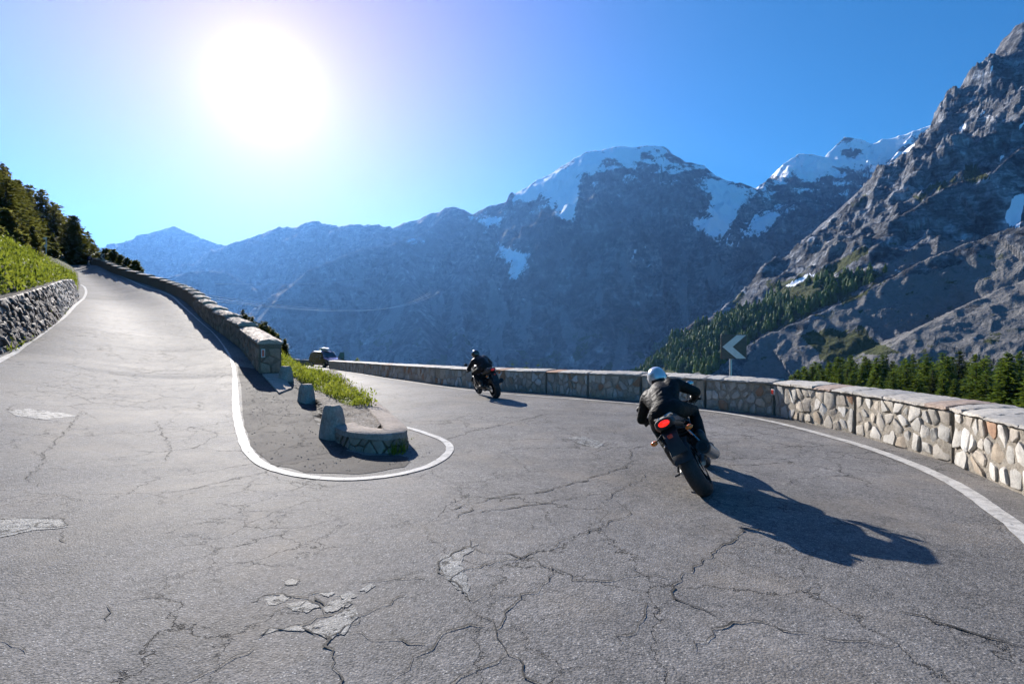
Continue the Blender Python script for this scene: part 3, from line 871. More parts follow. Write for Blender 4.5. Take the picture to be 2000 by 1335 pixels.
# ------------------------------------------------------------------ masonry
def clip_half(poly, px, py, nx, ny):
    """keep the side where (p - (px,py)).n <= 0"""
    o_ = []
    n = len(poly)
    for i in range(n):
        a = poly[i]; b = poly[(i + 1) % n]
        da = (a[0] - px) * nx + (a[1] - py) * ny; db = (b[0] - px) * nx + (b[1] - py) * ny
        if da <= 0: o_.append(a)
        if (da < 0) != (db < 0) and abs(da - db) > 1e-12:
            t = da / (da - db)
            o_.append((a[0] + (b[0] - a[0]) * t, a[1] + (b[1] - a[1]) * t))
    return o_
def cells(w, h, size, aspect=1.0, shear=0.0, jit=0.38, r=rng):
    """irregular stones filling a w x h rectangle"""
    nx = max(1, round(w / size)); ny = max(1, round(h / (size * aspect)))
    sd = []
    for j in range(ny):
        for i in range(nx):
            x = (i + 0.5 + (0.5 if j % 2 else 0) * 0.6 + r.uniform(-jit, jit)) * w / nx - 0.15 * w / nx
            y = (j + 0.5 + r.uniform(-jit, jit)) * h / ny
            if r.random() < 0.10: continue
            sd.append((x, y))
    res = []
    A = aspect
    for i, (x, y) in enumerate(sd):
        poly = [(0, 0), (w, 0), (w, h), (0, h)]
        for j, (u, v) in enumerate(sd):
            if i == j or abs(u - x) > size * 3 or abs(v - y) > size * 3 * A: continue
            # stretched and sheared metric so the stones stand or lean
            dx = (u - x) - shear * (v - y); dy = (v - y) / A
            nxx = dx; nyy = -shear * dx + dy / A
            poly = clip_half(poly, (x + u) / 2, (y + v) / 2, nxx, nyy)
            if len(poly) < 3: break
        if len(poly) >= 3: res.append(poly)
    return res
def poly_area(p): return 0.5 * abs(sum(p[i][0] * p[(i + 1) % len(p)][1] - p[(i + 1) % len(p)][0] * p[i][1] for i in range(len(p))))
def rounded(poly, gap, r=rng):
    """shrink a cell and knock off its corners unevenly"""
    cx = sum(p[0] for p in poly) / len(poly); cyy = sum(p[1] for p in poly) / len(poly)
    a = poly_area(poly)
    k = max(0.35, 1 - gap / max(0.03, math.sqrt(a)) * 1.6)
    o_ = []
    n = len(poly)
    for i in range(n):
        p = poly[i]; q = poly[(i + 1) % n]; pr = poly[i - 1]
        for t, o2 in ((0.11, pr), (0.11, q)):
            tt = t * r.uniform(0.6, 1.4)
            e = (p[0] + (o2[0] - p[0]) * tt, p[1] + (o2[1] - p[1]) * tt)
            s = k * r.uniform(0.93, 1.05)
            o_.append((cx + (e[0] - cx) * s, cyy + (e[1] - cyy) * s))
    return o_, (cx, cyy)
def stone_mb(mb, poly, c, proud, fr, r=rng, sink=0.03):
    """fr maps (along, up, out) to the place"""
    n = len(poly)
    b = len(mb.v)
    tl, tu = r.uniform(-.18, .18), r.uniform(-.18, .18)
    for ring, (s, d) in enumerate(((1.03, -sink), (1.0, proud * 0.55), (0.86, proud * 0.95))):
        for p in poly:
            x = c[0] + (p[0] - c[0]) * s; y = c[1] + (p[1] - c[1]) * s
            dd = d
            if ring: dd += (tl * (p[0] - c[0]) + tu * (p[1] - c[1])) * s + r.uniform(-.12, .12) * proud
            mb.v.append(fr(x, y, max(dd, -sink)))
    mb.v.append(fr(c[0], c[1], proud * r.uniform(0.95, 1.2)))
    for k in range(2):
        for i in range(n):
            mb.f.append((b + k * n + i, b + k * n + (i + 1) % n, b + (k + 1) * n + (i + 1) % n, b + (k + 1) * n + i))
    for i in range(n):
        mb.f.append((b + 2 * n + i, b + 2 * n + (i + 1) % n, b + 3 * n))

def frame_of(a, b, side):
    """map (along, up, out) on the face a->b; out points to `side`"""
    e = Vector((b.x - a.x, b.y - a.y, 0)); L = e.length; e.normalize()
    n = Vector((-e.y, e.x, 0)) * side
    def fr(x, u, o):
        return a + e * x + n * o + Vector((0, 0, (b.z - a.z) * x / L + u))
    return fr, L, n
def rough_slab(mb, fr, x0, x1, d0, d1, z0, z1, r=rng, nx=7, ny=5, amp=0.012, crown=0.0, slope=0.0):
    """uneven slab: along x0..x1, across d0..d1 (out), from z0 up to z1"""
    b = len(mb.v)
    sh = r.uniform(-.05, .05)
    for i in range(nx + 1):
        for j in range(ny + 1):
            u = i / nx; w = j / ny
            ed = (i in (0, nx)) or (j in (0, ny))
            x = x0 + (x1 - x0) * u + sh * (w - .5); d = d0 + (d1 - d0) * w + (r.uniform(-.018, .012) if j in (0, ny) else 0)
            z = z1 + crown * (1 - (2 * w - 1) ** 2) + slope * (0.5 - w) + r.uniform(-amp, amp) - (0.012 if ed else 0)
            mb.v.append(fr(x, z, d))
    def id(i, j): return b + i * (ny + 1) + j
    for i in range(nx):
        for j in range(ny):
            mb.f.append((id(i, j), id(i + 1, j), id(i + 1, j + 1), id(i, j + 1)))
    rim = [(i, 0) for i in range(nx)] + [(nx, j) for j in range(ny)] + [(i, ny) for i in range(nx, 0, -1)] + [(0, j) for j in range(ny, 0, -1)]
    b2 = len(mb.v)
    for (i, j) in rim:
        u = i / nx; w = j / ny
        mb.v.append(fr(x0 + (x1 - x0) * u + sh * (w - .5), z0 + r.uniform(-.01, .012), d0 + (d1 - d0) * w + r.uniform(-.006, .006)))
    m = len(rim)
    for k in range(m):
        k2 = (k + 1) % m
        mb.f.append((id(*rim[k]), id(*rim[k2]), b2 + k2, b2 + k))
    mb.f.append(tuple(b2 + k for k in range(m)))

# outer guard wall: one free-standing length between each pair of open joints
ords = ['rubble guard wall length cut by the right frame edge, largest in view', 'second rubble guard wall length from the right, with one big white stone low down',
        'third rubble guard wall length from the right, red-brown slab at its top corner', 'fourth rubble guard wall length from the right, directly below the chevron sign board side',
        'guard wall length just right of the silver-helmeted rider, dark joint at both ends', 'guard wall length partly hidden behind the silver helmet of the near rider',
        'guard wall length just left of the near rider, in half shade', 'second guard wall length left of the near rider', 'guard wall length right behind the far dark motorcyclist',
        'guard wall length just left of the far dark motorcyclist', 'second guard wall length left of the far motorcyclist', 'third guard wall length left of the far motorcyclist',
        'fourth guard wall length left of the far motorcyclist', 'second to last guard wall length before the parked van', 'last guard wall length, beside the front of the parked van', 'short guard wall length']
own = [Vector((4.9, 3.6, 0))] + [Vector(p) for p in OW[:16]]
# joints as seen: the polyline corners are the joints; the nearest length runs out of the frame
joints = [own[0]] + own[2:]
for k in range(len(joints) - 1):
    a = joints[k]; b = joints[k + 1]
    e = (b - a).normalized()
    a2 = a + e * (0.035 if k else 0); b2 = b - e * 0.035
    fr, L, n = frame_of(a2, b2, 1)     # travelling away, the road lies left
    r = random.Random(100 + k)
    t = thing('guard_wall', ords[min(k, len(ords) - 1)], 'stone wall', a2, group='lengths of the outer guard wall')
    body = MB()
    TH = 0.55; BH = 0.735
    nx = max(6, int(L / 0.12)); nz = 7
    # mortar body with an uneven face
    vs0 = []
    for i in range(nx + 1):
        for j in range(nz + 1):
            body.v.append(fr(L * i / nx, -0.15 + (BH + 0.15) * j / nz, r.uniform(-.012, .012) if 0 < i < nx else -.004))
    for i in range(nx):
        for j in range(nz):
            q = i * (nz + 1) + j
            body.f.append((q, q + nz + 1, q + nz + 2, q + 1))
    bb = len(body.v)
    for (x, z, d) in ((0, -.15, 0), (L, -.15, 0), (L, BH, 0), (0, BH, 0), (0, -.6, -TH), (L, -.6, -TH), (L, BH, -TH), (0, BH, -TH)):
        body.v.append(fr(x, z, d - 0.012))
    for f in ((0, 1, 5, 4), (1, 2, 6, 5), (2, 3, 7, 6), (3, 0, 4, 7), (4, 5, 6, 7)):
        body.f.append(tuple(bb + i for i in f))
    body.build('mortar_body', M['mortar'], t, world=True, smooth=False)
    # stones of the face
    size = (0.205, 0.20, 0.19, 0.19, 0.20, 0.21, 0.22, 0.22)[k] if k < 8 else 0.27
    if k < 14:
        for poly in cells(L, BH, size, 1.12, r.uniform(-.1, .1), 0.42, r):
            if poly_area(poly) < 0.006: continue
            pl, c = rounded(poly, 0.016 + 0.050 * r.random() ** 2, r)
            mb = MB(); stone_mb(mb, pl, c, r.uniform(0.006, 0.026), fr, r)
            mb.build('stone', M['stone'], t, world=True, angle=28)
    # end stones seen in the joints
    if k < 7:
        for zz in (0.02, 0.26, 0.5):
            mb = MB()
            fe = lambda x, u, o, zz=zz: fr(-o * 0.4, zz + u, -0.05 - x)
            pl, c = rounded([(0.03, 0.01), (0.42, 0.01), (0.42, 0.22), (0.03, 0.22)], 0.02, r)
            stone_mb(mb, pl, c, 0.03, fe, r); mb.build('joint_stone', M['stone'], t, world=True)
    # capping slabs
    xx = 0.0
    while xx < L - 0.02:
        w = r.uniform(0.34, 0.75) if k < 8 else r.uniform(0.6, 1.1)
        x1 = L if xx + w > L - 0.3 else xx + w
        mb = MB()
        rough_slab(mb, fr, xx + 0.004, x1 - 0.004, 0.055, -TH - 0.04, BH + 0.001, BH + r.uniform(0.065, 0.09), r, 8, 7, 0.009, 0.015, -0.055)
        mb.build('coping_slab', M['coping'], t, world=True, angle=25)
        xx = x1
# little reflectors on the wall
def reflector(name, label, p, nrm, w, h, mat, frame=None):
    t = thing(name, label, 'reflector', p)
    zq = Vector((0, 0, 1)); sx = nrm.cross(zq).normalized()
    mb = MB()
    Mx = Matrix((sx, -nrm, zq)).transposed().to_4x4()
    if frame:
        mb.box((0, 0, 0), (w * 1.5, 0.02, h * 1.25), Mx); mb.build('frame', frame, t, bevel=0.003)
    m2 = MB(); m2.box((0, -0.014, 0), (w, 0.012, h), Mx); m2.build('lens', mat, t, bevel=0.002)
    return t
rp = Vector((6.05, 11.8, 0)); 
reflector('wall_reflector', 'small red and white reflector at the joint between guard wall lengths', rp + Vector((-0.09, -0.10, 0.56)), Vector((-0.95, -0.25, 0)).normalized(), 0.07, 0.10, M['redreflect'], M['whitepaint'])
rp = Vector((-9.9, 35.2, -0.4))
reflector('wall_reflector', 'tiny red reflector on the far guard wall near the parked van', rp + Vector((-0.14, -0.10, 0.62)), Vector((-0.85, -0.5, 0)).normalized(), 0.09, 0.20, M['redreflect'], M['whitepaint'])

# wall beyond the van
a = P(556, 712, 60); b = P(607, 715, 62); a.z -= 0.1; b.z -= 0.1
fr, L, n = frame_of(a, b, -1)
t = thing('guard_wall', 'short low brown wall left of the parked van', 'stone wall', a, group='lengths of the outer guard wall')
mb = MB()
for (x, z, d) in ((0, -.6, 0), (L, -.6, 0), (L, .75, 0), (0, .75, 0), (0, -.6, -.5), (L, -.6, -.5), (L, .75, -.5), (0, .75, -.5)): mb.v.append(fr(x, z, d))
mb.f += [(0, 1, 2, 3), (4, 5, 6, 7), (0, 1, 5, 4), (1, 2, 6, 5), (2, 3, 7, 6), (3, 0, 4, 7)]
mb.build('body', M['mortar_brown'], t, world=True, bevel=0.04)
for i in range(3):
    mb = MB(); rough_slab(mb, fr, L * i / 3 + .02, L * (i + 1) / 3 - .02, .05, -.55, .755, .86, rng); mb.build('coping_slab', M['coping'], t, world=True)

# upper guard wall ----------------------------------------------------------
uwp = resample([(p[0], p[1], p[2]) for p in UW[1:]], 0.25)
cum = [0.0]
for p, q in zip(uwp[:-1], uwp[1:]): cum.append(cum[-1] + (q - p).length)
def at_len(s):
    i = min(max(0, int(np.searchsorted(cum, s)) - 1), len(uwp) - 2)
    t = (s - cum[i]) / (cum[i + 1] - cum[i])
    return uwp[i].lerp(uwp[i + 1], t)
def upper_wall():
    s = 0.0; k = 0
    nth = ['nearest', 'second', 'third', 'fourth', 'fifth', 'sixth', 'seventh', 'eighth', 'ninth', 'tenth', 'eleventh', 'twelfth', 'thirteenth', 'fourteenth', 'fifteenth', 'sixteenth', 'seventeenth', 'eighteenth', 'nineteenth', 'twentieth']
    while s < cum[-1] - 2 and k < 34:
        ln = 5.2 if k == 0 else (3.1 if k < 12 else 4.5)
        a = at_len(s); b = at_len(min(s + ln - 0.05, cum[-1]))
        fr, L, n = frame_of(a, b, 1)
        r = random.Random(300 + k)
        if k == 0: lab = 'nearest length of the upper guard wall, with red reflector on its end'
        elif k < len(nth): lab = nth[k] + ' length of the upper guard wall counted from its near end'
        else: lab = 'far length of the upper guard wall near the cyclist'
        t = thing('guard_wall', lab, 'stone wall', a, group='lengths of the upper guard wall')
        TH = 0.62; BH = 0.80
        # coping is nearly level on each length, so the tops step up with the road
        rise = (b.z - a.z) * 0.13
        def top(x): return BH + rise * (1 - 2 * x / L)
        body = MB()
        nx = max(4, int(L / 0.4))
        for i in range(nx + 1):
            x = L * i / nx
            for (z, d) in ((-0.4, 0.0), (0.2, r.uniform(-.02, .02)), (0.5, r.uniform(-.02, .02)), (top(x), 0.0), (top(x), -TH), (-1.4, -TH)):
                body.v.append(fr(x, z, d))
        for i in range(nx):
            for j in range(6):
                q = i * 6 + j; q2 = i * 6 + (j + 1) % 6
                body.f.append((q, q + 6, q2 + 6, q2))
        body.f.append(tuple(range(6))); body.f.append(tuple(nx * 6 + j for j in range(6)))
        body.build('mortar_body', M['mortar_brown'], t, world=True, smooth=False)
        if k < 6:
            for poly in cells(L, BH - 0.05, 0.30, 0.9, 0.25, 0.4, r):
                if poly_area(poly) < 0.012: continue
                pl, c = rounded(poly, 0.03, r)
                mb = MB(); stone_mb(mb, pl, c, r.uniform(0.012, 0.03), fr, r, 0.04)
                mb.build('stone', M['brownstone'], t, world=True, angle=28)
        if k == 0:
            fe = lambda x, u, o: fr(-o, u, -0.02 - x)
            for poly in cells(0.58, 0.78, 0.26, 0.9, 0.0, 0.35, r):
                pl, c = rounded(poly, 0.03, r)
                mb = MB(); stone_mb(mb, pl, c, 0.022, fe, r, 0.02); mb.build('stone', M['brownstone'], t, world=True, angle=28)
        # capping: rough rounded crown
        nc = 2 if k < 10 else 1
        for i in range(nc):
            x0 = L * i / nc; x1 = L * (i + 1) / nc
            mb = MB()
            f2 = lambda x, u, o: fr(x, u + rise * (1 - 2 * x / L), o)
            rough_slab(mb, f2, x0 + 0.006, x1 - 0.006, 0.05, -TH - 0.05, BH + 0.001, BH + 0.07, r, 22 if k < 10 else 6, 9, 0.030 if k < 10 else .012, 0.075)
            mb.build('coping_slab', M['roughcap'], t, world=True, angle=25)
        if k == 0:
            d = -(b - a); d.z = 0; d.normalize()
            base = fr(0, 0, 0)
            reflector('wall_reflector', 'upright red reflector in a white frame on the end of the upper wall', fr(0, 0.62, -0.10) + d * 0.045, d, 0.07, 0.20, M['redreflect'], M['whitepaint'])
        s += ln; k += 1
upper_wall()
# concrete footing in front of the wall end
ft = MB()
q = [G(512, 733), G(550, 731), G(570, 760), G(545, 770)]
ft.loft([[p + Vector((0, 0, -0.2)) for p in q], [p + Vector((0, 0, 0.05)) for p in q]])
o = ft.build('concrete_footing', M['concrete'], None, bevel=0.015, smooth=False)
tag(o, 'flat concrete footing at the foot of the upper wall end', 'footing')

# nose of the hairpin: low rubble kerb wall with concrete rim, gravel and grass
nz_plan = [(-2.95, 8.55), (-2.66, 8.12), (-2.40, 7.86), (-2.05, 7.74), (-1.78, 7.80), (-1.70, 8.15), (-1.95, 8.9), (-2.38, 10.0), (-2.85, 11.2), (-3.35, 12.4), (-3.9, 13.6)]
t = thing('island_kerb', 'low curved stone kerb with concrete rim around the hairpin island tip', 'kerb', Vector((-2.05, 7.74, 0)))
crv = resample([(x, y, 0) for x, y in nz_plan], 0.12)
TOPZ = 0.31
def rim_ring(p, tdir):
    n = Vector((tdir.y, -tdir.x, 0))     # outwards
    zb = rz1(p.x, p.y)
    return n, zb
rings = []; wallr = []
for i, p in enumerate(crv):
    td = (crv[min(i + 1, len(crv) - 1)] - crv[max(0, i - 1)]).normalized()
    n = Vector((td.y, -td.x, 0))
    zt = TOPZ - 0.02 * math.sin(i * 0.7) * 0.3
    w = 0.34
    rings.append([p + n * 0.03 + Vector((0, 0, zt - 0.10)), p + n * 0.035 + Vector((0, 0, zt - 0.02)), p + n * 0.005 + Vector((0, 0, zt)), p - n * (w - .02) + Vector((0, 0, zt + 0.015)), p - n * w + Vector((0, 0, zt - 0.005)), p - n * w + Vector((0, 0, zt - 0.12))])
    wallr.append([p + n * 0.0 + Vector((0, 0, zt - 0.09)), p + n * 0.05 + Vector((0, 0, -0.15)), p - n * 0.3 + Vector((0, 0, -0.15)), p - n * 0.3 + Vector((0, 0, zt - 0.09))])
mb = MB(); mb.loft(rings); mb.build('rim', M['concrete'], t, world=True, angle=50)
mb = MB(); mb.loft(wallr); mb.build('mortar_body', M['mortar_brown'], t, world=True)
cl = [0.0]
for p, q in zip(crv[:-1], crv[1:]): cl.append(cl[-1] + (q - p).length)
def on_crv(s):
    i = min(max(0, int(np.searchsorted(cl, s)) - 1), len(crv) - 2)
    tt = (s - cl[i]) / (cl[i + 1] - cl[i])
    td = (crv[i + 1] - crv[i]).normalized()
    return crv[i].lerp(crv[i + 1], tt), Vector((td.y, -td.x, 0))
def frn(x, u, o):
    p, n = on_crv(min(max(x, 0), cl[-1]))
    return p + n * (o + 0.05 * (1 - u / 0.25)) + Vector((0, 0, u))
r = random.Random(5)
for poly in cells(2.6, 0.22, 0.16, 0.75, 0.0, 0.35, r):
    if poly_area(poly) < 0.004: continue
    pl, c = rounded(poly, 0.012, r)
    mb = MB(); stone_mb(mb, pl, c, 0.02, frn, r, 0.02); mb.build('stone', M['brownstone'], t, world=True, angle=28)

# surface of the island
def island_z(x, y):
    base = road_z(x, y)[0]
    d = near(x, y, np.array([(a, b, 0) for a, b in nz_plan]))[0]
    return np.maximum(base + 0.02, 0.29 + 0.05 * smooth(9.0, 16, y)) + 0.03 * fbm(x * 2, y * 2, 3, 4)
isl = [(-2.95, 8.75), (-2.6, 8.35), (-2.1, 8.1), (-2.2, 8.9), (-2.62, 10.0), (-3.1, 11.3), (-3.7, 12.9), (-4.6, 15.2), (-5.6, 17.6), (-7.5, 22.6), (-9.3, 26.8), (-11.5, 24.5), (-9.6, 20.2), (-7.4, 16.6), (-6.5, 15.0), (-5.5, 13.6), (-4.7, 12.3), (-3.9, 10.6), (-3.2, 9.3)]
bx0, bx1, by0, by1 = -12, -1.5, 7.6, 27
gx2, gy2 = np.meshgrid(np.arange(bx0, bx1, 0.14), np.arange(by0, by1, 0.14), indexing='ij')
keep = inside(gx2.ravel() + .07, gy2.ravel() + .07, isl).reshape(gx2.shape)
keep[-1, :] = False; keep[:, -1] = False
ii, jj = np.nonzero(keep); nn = gx2.shape[1]
q = np.stack([ii * nn + jj, (ii + 1) * nn + jj, (ii + 1) * nn + jj + 1, ii * nn + jj + 1], 1)
us, inv = np.unique(q, return_inverse=True)
vx = gx2.ravel()[us]; vy = gy2.ravel()[us]
o = npmesh('gravel_bed', np.column_stack([vx, vy, island_z(vx, vy)]), inv.reshape(q.shape), M['gravel'])
tag(o, kind='structure')

# bollards: tapering granite kerb stones
def bollard(px, py, hpx, Y, label, seed):
    c = P(px, py, Y)
    xy = np.array([c.x]), np.array([c.y])
    c.z = max(c.z, float(island_z(*xy)[0]) - 0.02 if inside(*xy, isl)[0] else float(road_z(*xy)[0][0]) - 0.02)
    h = hpx * Y / 1000; w0 = 0.40; w1 = 0.27
    t_ = MB(); r = random.Random(seed)
    rings = []
    for (z, w, d) in ((-0.25, w0 + 0.02, 0.36), (0.0, w0, 0.34), (h * 0.5, w0 * .5 + w1 * .5 + .01, 0.29), (h - 0.05, w1 + 0.015, 0.24), (h, w1 - 0.03, 0.19)):
        ring = []
        for k in range(12):
            a = 2 * math.pi * k / 12 + 0.26
            cx_ = math.copysign(abs(math.cos(a)) ** 0.45, math.cos(a)) * w / 2; cy_ = math.copysign(abs(math.sin(a)) ** 0.45, math.sin(a)) * d / 2
            ring.append(Vector((cx_ + r.uniform(-.006, .006), cy_ + r.uniform(-.006, .006), z + (r.uniform(-.01, .01) if z > 0 else 0))))
        rings.append(ring)
    t_.loft(rings)
    o = t_.build('stone_bollard', M['concrete'], None, angle=50)
    o.location = c; o.rotation_euler = (0, 0, R(-32))
    tag(o, label, 'bollard', 'tapered stone bollards on the hairpin island')
bollard(650, 846, 55, 8.6, 'tapered stone bollard nearest the island tip', 1)
bollard(598, 791, 38, 12.4, 'middle one of three tapered stone bollards on the island', 2)
bollard(558, 757, 29, 15.1, 'tapered stone bollard closest to the upper wall end', 3)

# loose grit on the shoulder and the island
def loose_grit():
    g = np.random.default_rng(55)
    sh = [tuple(G(*p)[:2]) for p in [(470, 760), (474, 810), (490, 868), (540, 905), (620, 920), (720, 920), (800, 905), (850, 880), (790, 872), (700, 880), (640, 862), (600, 815), (560, 775), (520, 740)]]
    pts = []
    for poly, n, zf in ((sh, 1000, lambda x, y: road_z(x, y)[0] + 0.006), (isl[:8] + isl[-5:], 1300, island_z)):
        pa = np.array(poly); lo = pa.min(0); hi = pa.max(0)
        x = g.uniform(lo[0], hi[0], n * 5); y = g.uniform(lo[1], hi[1], n * 5)
        m = inside(x, y, poly) & (fbm(x * 1.7, y * 1.7, 3, 44) > -0.12)
        x = x[m][:n]; y = y[m][:n]
        pts.append(np.column_stack([x, y, zf(x, y)]))
    c = np.concatenate(pts); n = len(c)
    s = 0.004 + 0.011 * g.random(n) ** 3
    base = np.array([(1, 0, 0), (-.5, .87, 0), (-.5, -.87, 0), (.1, .1, .9), (-.9, 0, .4), (.4, -.7, .5)])
    V = c[:, None, :] + base[None] * s[:, None, None] * g.uniform(.6, 1.3, (n, 6, 3))
    F_ = np.array([(0, 1, 3), (1, 4, 3), (4, 2, 3), (2, 5, 3), (5, 0, 3), (1, 2, 4), (2, 0, 5)])
    Q = (np.arange(n)[:, None, None] * 6 + F_[None]).reshape(-1, 3)
    o = npmesh('loose_grit', V.reshape(-1, 3), Q, M['grit_stone'], None, False)
    tag(o, 'loose grey grit scattered around the hairpin island', 'gravel', kind='stuff')
loose_grit()

# left retaining wall: dry-laid schist --------------------------------------
def retaining_wall():
    pts = resample([(p[0], p[1], p[2]) for p in ((-12.6, 10.5, 1.12),) + tuple(UL[1:5])], 0.4)
    end = pts[-1]
    # the wall swings back into the bank at its far end
    cs_ = [0.0]
    for p, q in zip(pts[:-1], pts[1:]): cs_.append(cs_[-1] + (Vector((q.x, q.y)) - Vector((p.x, p.y))).length)
    Lt = cs_[-1]
    def fr(x, u, o):
        x = min(max(x, 0), Lt - 1e-3)
        i = min(max(0, int(np.searchsorted(cs_, x)) - 1), len(pts) - 2)
        tt = (x - cs_[i]) / (cs_[i + 1] - cs_[i])
        td = pts[i + 1] - pts[i]; td.z = 0; td.normalize()
        n = Vector((td.y, -td.x, 0))
        back = max(0.0, x - (Lt - 2.0)) ** 2 * 0.25
        return pts[i].lerp(pts[i + 1], tt) + n * (o - 0.22 * u - back) + Vector((0, 0, u))
    t = thing('retaining_wall', 'dark dry-stone retaining wall below the grassy bank on the left', 'stone wall', pts[0])
    H = 1.42
    body = MB(); rings = []
    for i in range(int(Lt / 0.5) + 1):
        x = min(i * 0.5, Lt - .01)
        hh = H - 0.35 * smooth(Lt - 6, Lt, x)
        rings.append([fr(x, -0.3, -0.02), fr(x, hh * .5, -0.03), fr(x, hh, -0.03), fr(x, hh, -0.6), fr(x, -0.3, -0.6)])
    body.loft(rings); body.build('earth_core', M['earth'], t, world=True)
    r = random.Random(9)
    n = 0; rest = MB()
    cs2 = [c for c in cells(Lt - 0.3, H, 0.27, 0.72, -0.85, 0.42, r) if poly_area(c) > 0.006]
    cs2.sort(key=lambda c: c[0][0])
    for poly in cs2:
        pl, c = rounded(poly, 0.008, r)
        if c[1] > H - 0.3 * smooth(Lt - 6, Lt, c[0]) - 0.05: continue
        if n < 300:
            mb = MB(); stone_mb(mb, pl, c, r.uniform(0.03, 0.10), fr, r, 0.08)
            mb.build('stone', M['darkstone'], t, world=True, angle=25); n += 1
        else:
            stone_mb(rest, pl, c, r.uniform(0.03, 0.10), fr, r, 0.08)
    o = rest.build('far_stones', M['darkstone'], t, world=True, angle=25)
    o['kind'] = 'stuff'
retaining_wall()

# signs ---------------------------------------------------------------------
def chevron(loc, size, yaw, label, post_len, back=False):
    t = thing('chevron_sign', label, 'road sign', loc, (0, 0, yaw))
    w, h = size
    mb = MB(); mb.tube([(-0.08 * w, 0.05, -post_len), (-0.08 * w, 0.05, h * 0.4)], 0.032, 10); mb.build('post', M['galv'], t)
    mb = MB(); mb.box((0, 0, 0), (w, 0.03, h)); bd = mb.build('board', M['signblack'], t, bevel=0.012)
    k = w / 2
    # white arrow pointing left
    pl = [(-0.45 * w, 0.0), (0.10 * w, 0.485 * h), (0.47 * w, 0.485 * h), (-0.06 * w, 0.0), (0.47 * w, -0.485 * h), (0.10 * w, -0.485 * h)]
    mb = MB(); mb.prism(pl, 'y', -0.016, -0.0215); mb.build('chevron', M['signwhite'], t, smooth=False)
    for z in (-0.25 * h, 0.25 * h):
        mb = MB(); mb.box((-0.08 * w, 0.03, z), (0.14, 0.06, 0.05)); mb.build('bracket', M['galv'], t)
    return t
c = P(1433, 677, 13.6)
chevron(c, (0.72, 0.64), R(6), 'square black sign with a white left-pointing chevron behind the guard wall', 2.2)
c = P(200, 501, 68)
chevron(c, (1.0, 0.75), R(-25), 'small far chevron sign behind the upper guard wall', 3.0)
def plate_sign():
    b = P(90, 520, 45); g = land1(b.x, b.y)
    t = thing('road_sign', 'small white plate sign on a post on the left bank', 'road sign', (b.x, b.y, g))
    top = P(90, 463, 45).z - g
    mb = MB(); mb.tube([(0, 0, -0.2), (0, 0, top)], 0.035, 8); mb.build('post', M['galv'], t)
    mb = MB(); mb.box((0, -0.05, top - 0.75), (0.26, 0.02, 0.2)); mb.build('plate', M['signwhite'], t)
    mb = MB(); mb.box((-0.12, -0.05, top - 0.12), (0.22, 0.02, 0.16)); mb.build('upper_plate', M['signwhite'], t)
plate_sign()

# power lines across the valley ----------------------------------------------
def wire(p0, p1, sag, label, rad):
    a = P(*p0); b = P(*p1)
    pts = []
    for i in range(41):
        t = i / 40
        p = a.lerp(b, t); p.z -= sag * 4 * t * (1 - t); pts.append(p)
    mb = MB(); mb.tube(pts, rad, 5)
    o = mb.build('power_line', M['cable'], None)
    tag(o, label, 'cable', 'cables strung across the valley')
wire((330, 576, 95), (840, 574, 420), 7.5, 'lowest of the three bunched cables across the valley', 0.055)
wire((330, 569, 95), (840, 570, 420), 8.5, 'middle of the three bunched cables across the valley', 0.055)
wire((330, 564, 95), (860, 568, 420), 8.8, 'uppermost of the three bunched cables across the valley', 0.05)
wire((420, 554, 160), (740, 541, 420), 2.0, 'single cable strung high above the bunched cables', 0.06)

# ------------------------------------------------------------------ grass
def tufts(pts, h, w, seed, lean=0.5, leafy=0.5):
    """blades and small leaves standing on points (n,3) -> arrays"""
    g = np.random.default_rng(seed)
    n = len(pts)
    a = g.uniform(0, 2 * math.pi, n); hh = h * g.uniform(0.45, 1.25, n); ww = w * g.uniform(0.6, 1.4, n)
    ln = g.uniform(0.1, lean, n); la = g.uniform(0, 2 * math.pi, n)
    lf = g.random(n) < leafy
    dx, dy = np.cos(a) * ww, np.sin(a) * ww
    tx, ty = np.cos(la) * ln * hh, np.sin(la) * ln * hh
    z0 = np.where(lf, hh * g.uniform(0.1, 0.9, n), -0.02)
    b = pts + np.stack([np.zeros(n), np.zeros(n), z0], 1)
    top = np.where(lf, ww * 1.2 * g.uniform(-.6, .9, n), hh)
    k = np.where(lf, 2.2, 1.0)
    v0 = b + np.stack([-dx * k, -dy * k, np.zeros(n)], 1)
    v1 = b + np.stack([dx * k, dy * k, np.zeros(n)], 1)
    mid = b + np.stack([tx * .35 + dx * k * .8, ty * .35 + dy * k * .8, top * .55], 1)
    tip = b + np.stack([tx, ty, top], 1)
    V = np.stack([v0, v1, mid, tip], 1)
    # leaves: small lozenges turned every way
    a1 = g.normal(size=(n, 3)); a1 /= np.linalg.norm(a1, axis=1)[:, None]
    b1 = np.cross(a1, g.normal(size=(n, 3))); b1 /= np.linalg.norm(b1, axis=1)[:, None]
    c1 = b + np.stack([g.normal(0, .05, n), g.normal(0, .05, n), np.zeros(n)], 1)
    sz = (ww * 1.9)[:, None]
    LV = np.stack([c1 - a1 * sz, c1 - b1 * sz * .5, c1 + a1 * sz, c1 + b1 * sz * .5], 1)
    V = np.where(lf[:, None, None], LV, V).reshape(-1, 3)
    i = np.arange(n) * 4
    return V, np.stack([i, i + 1, i + 2, i + 3], 1)
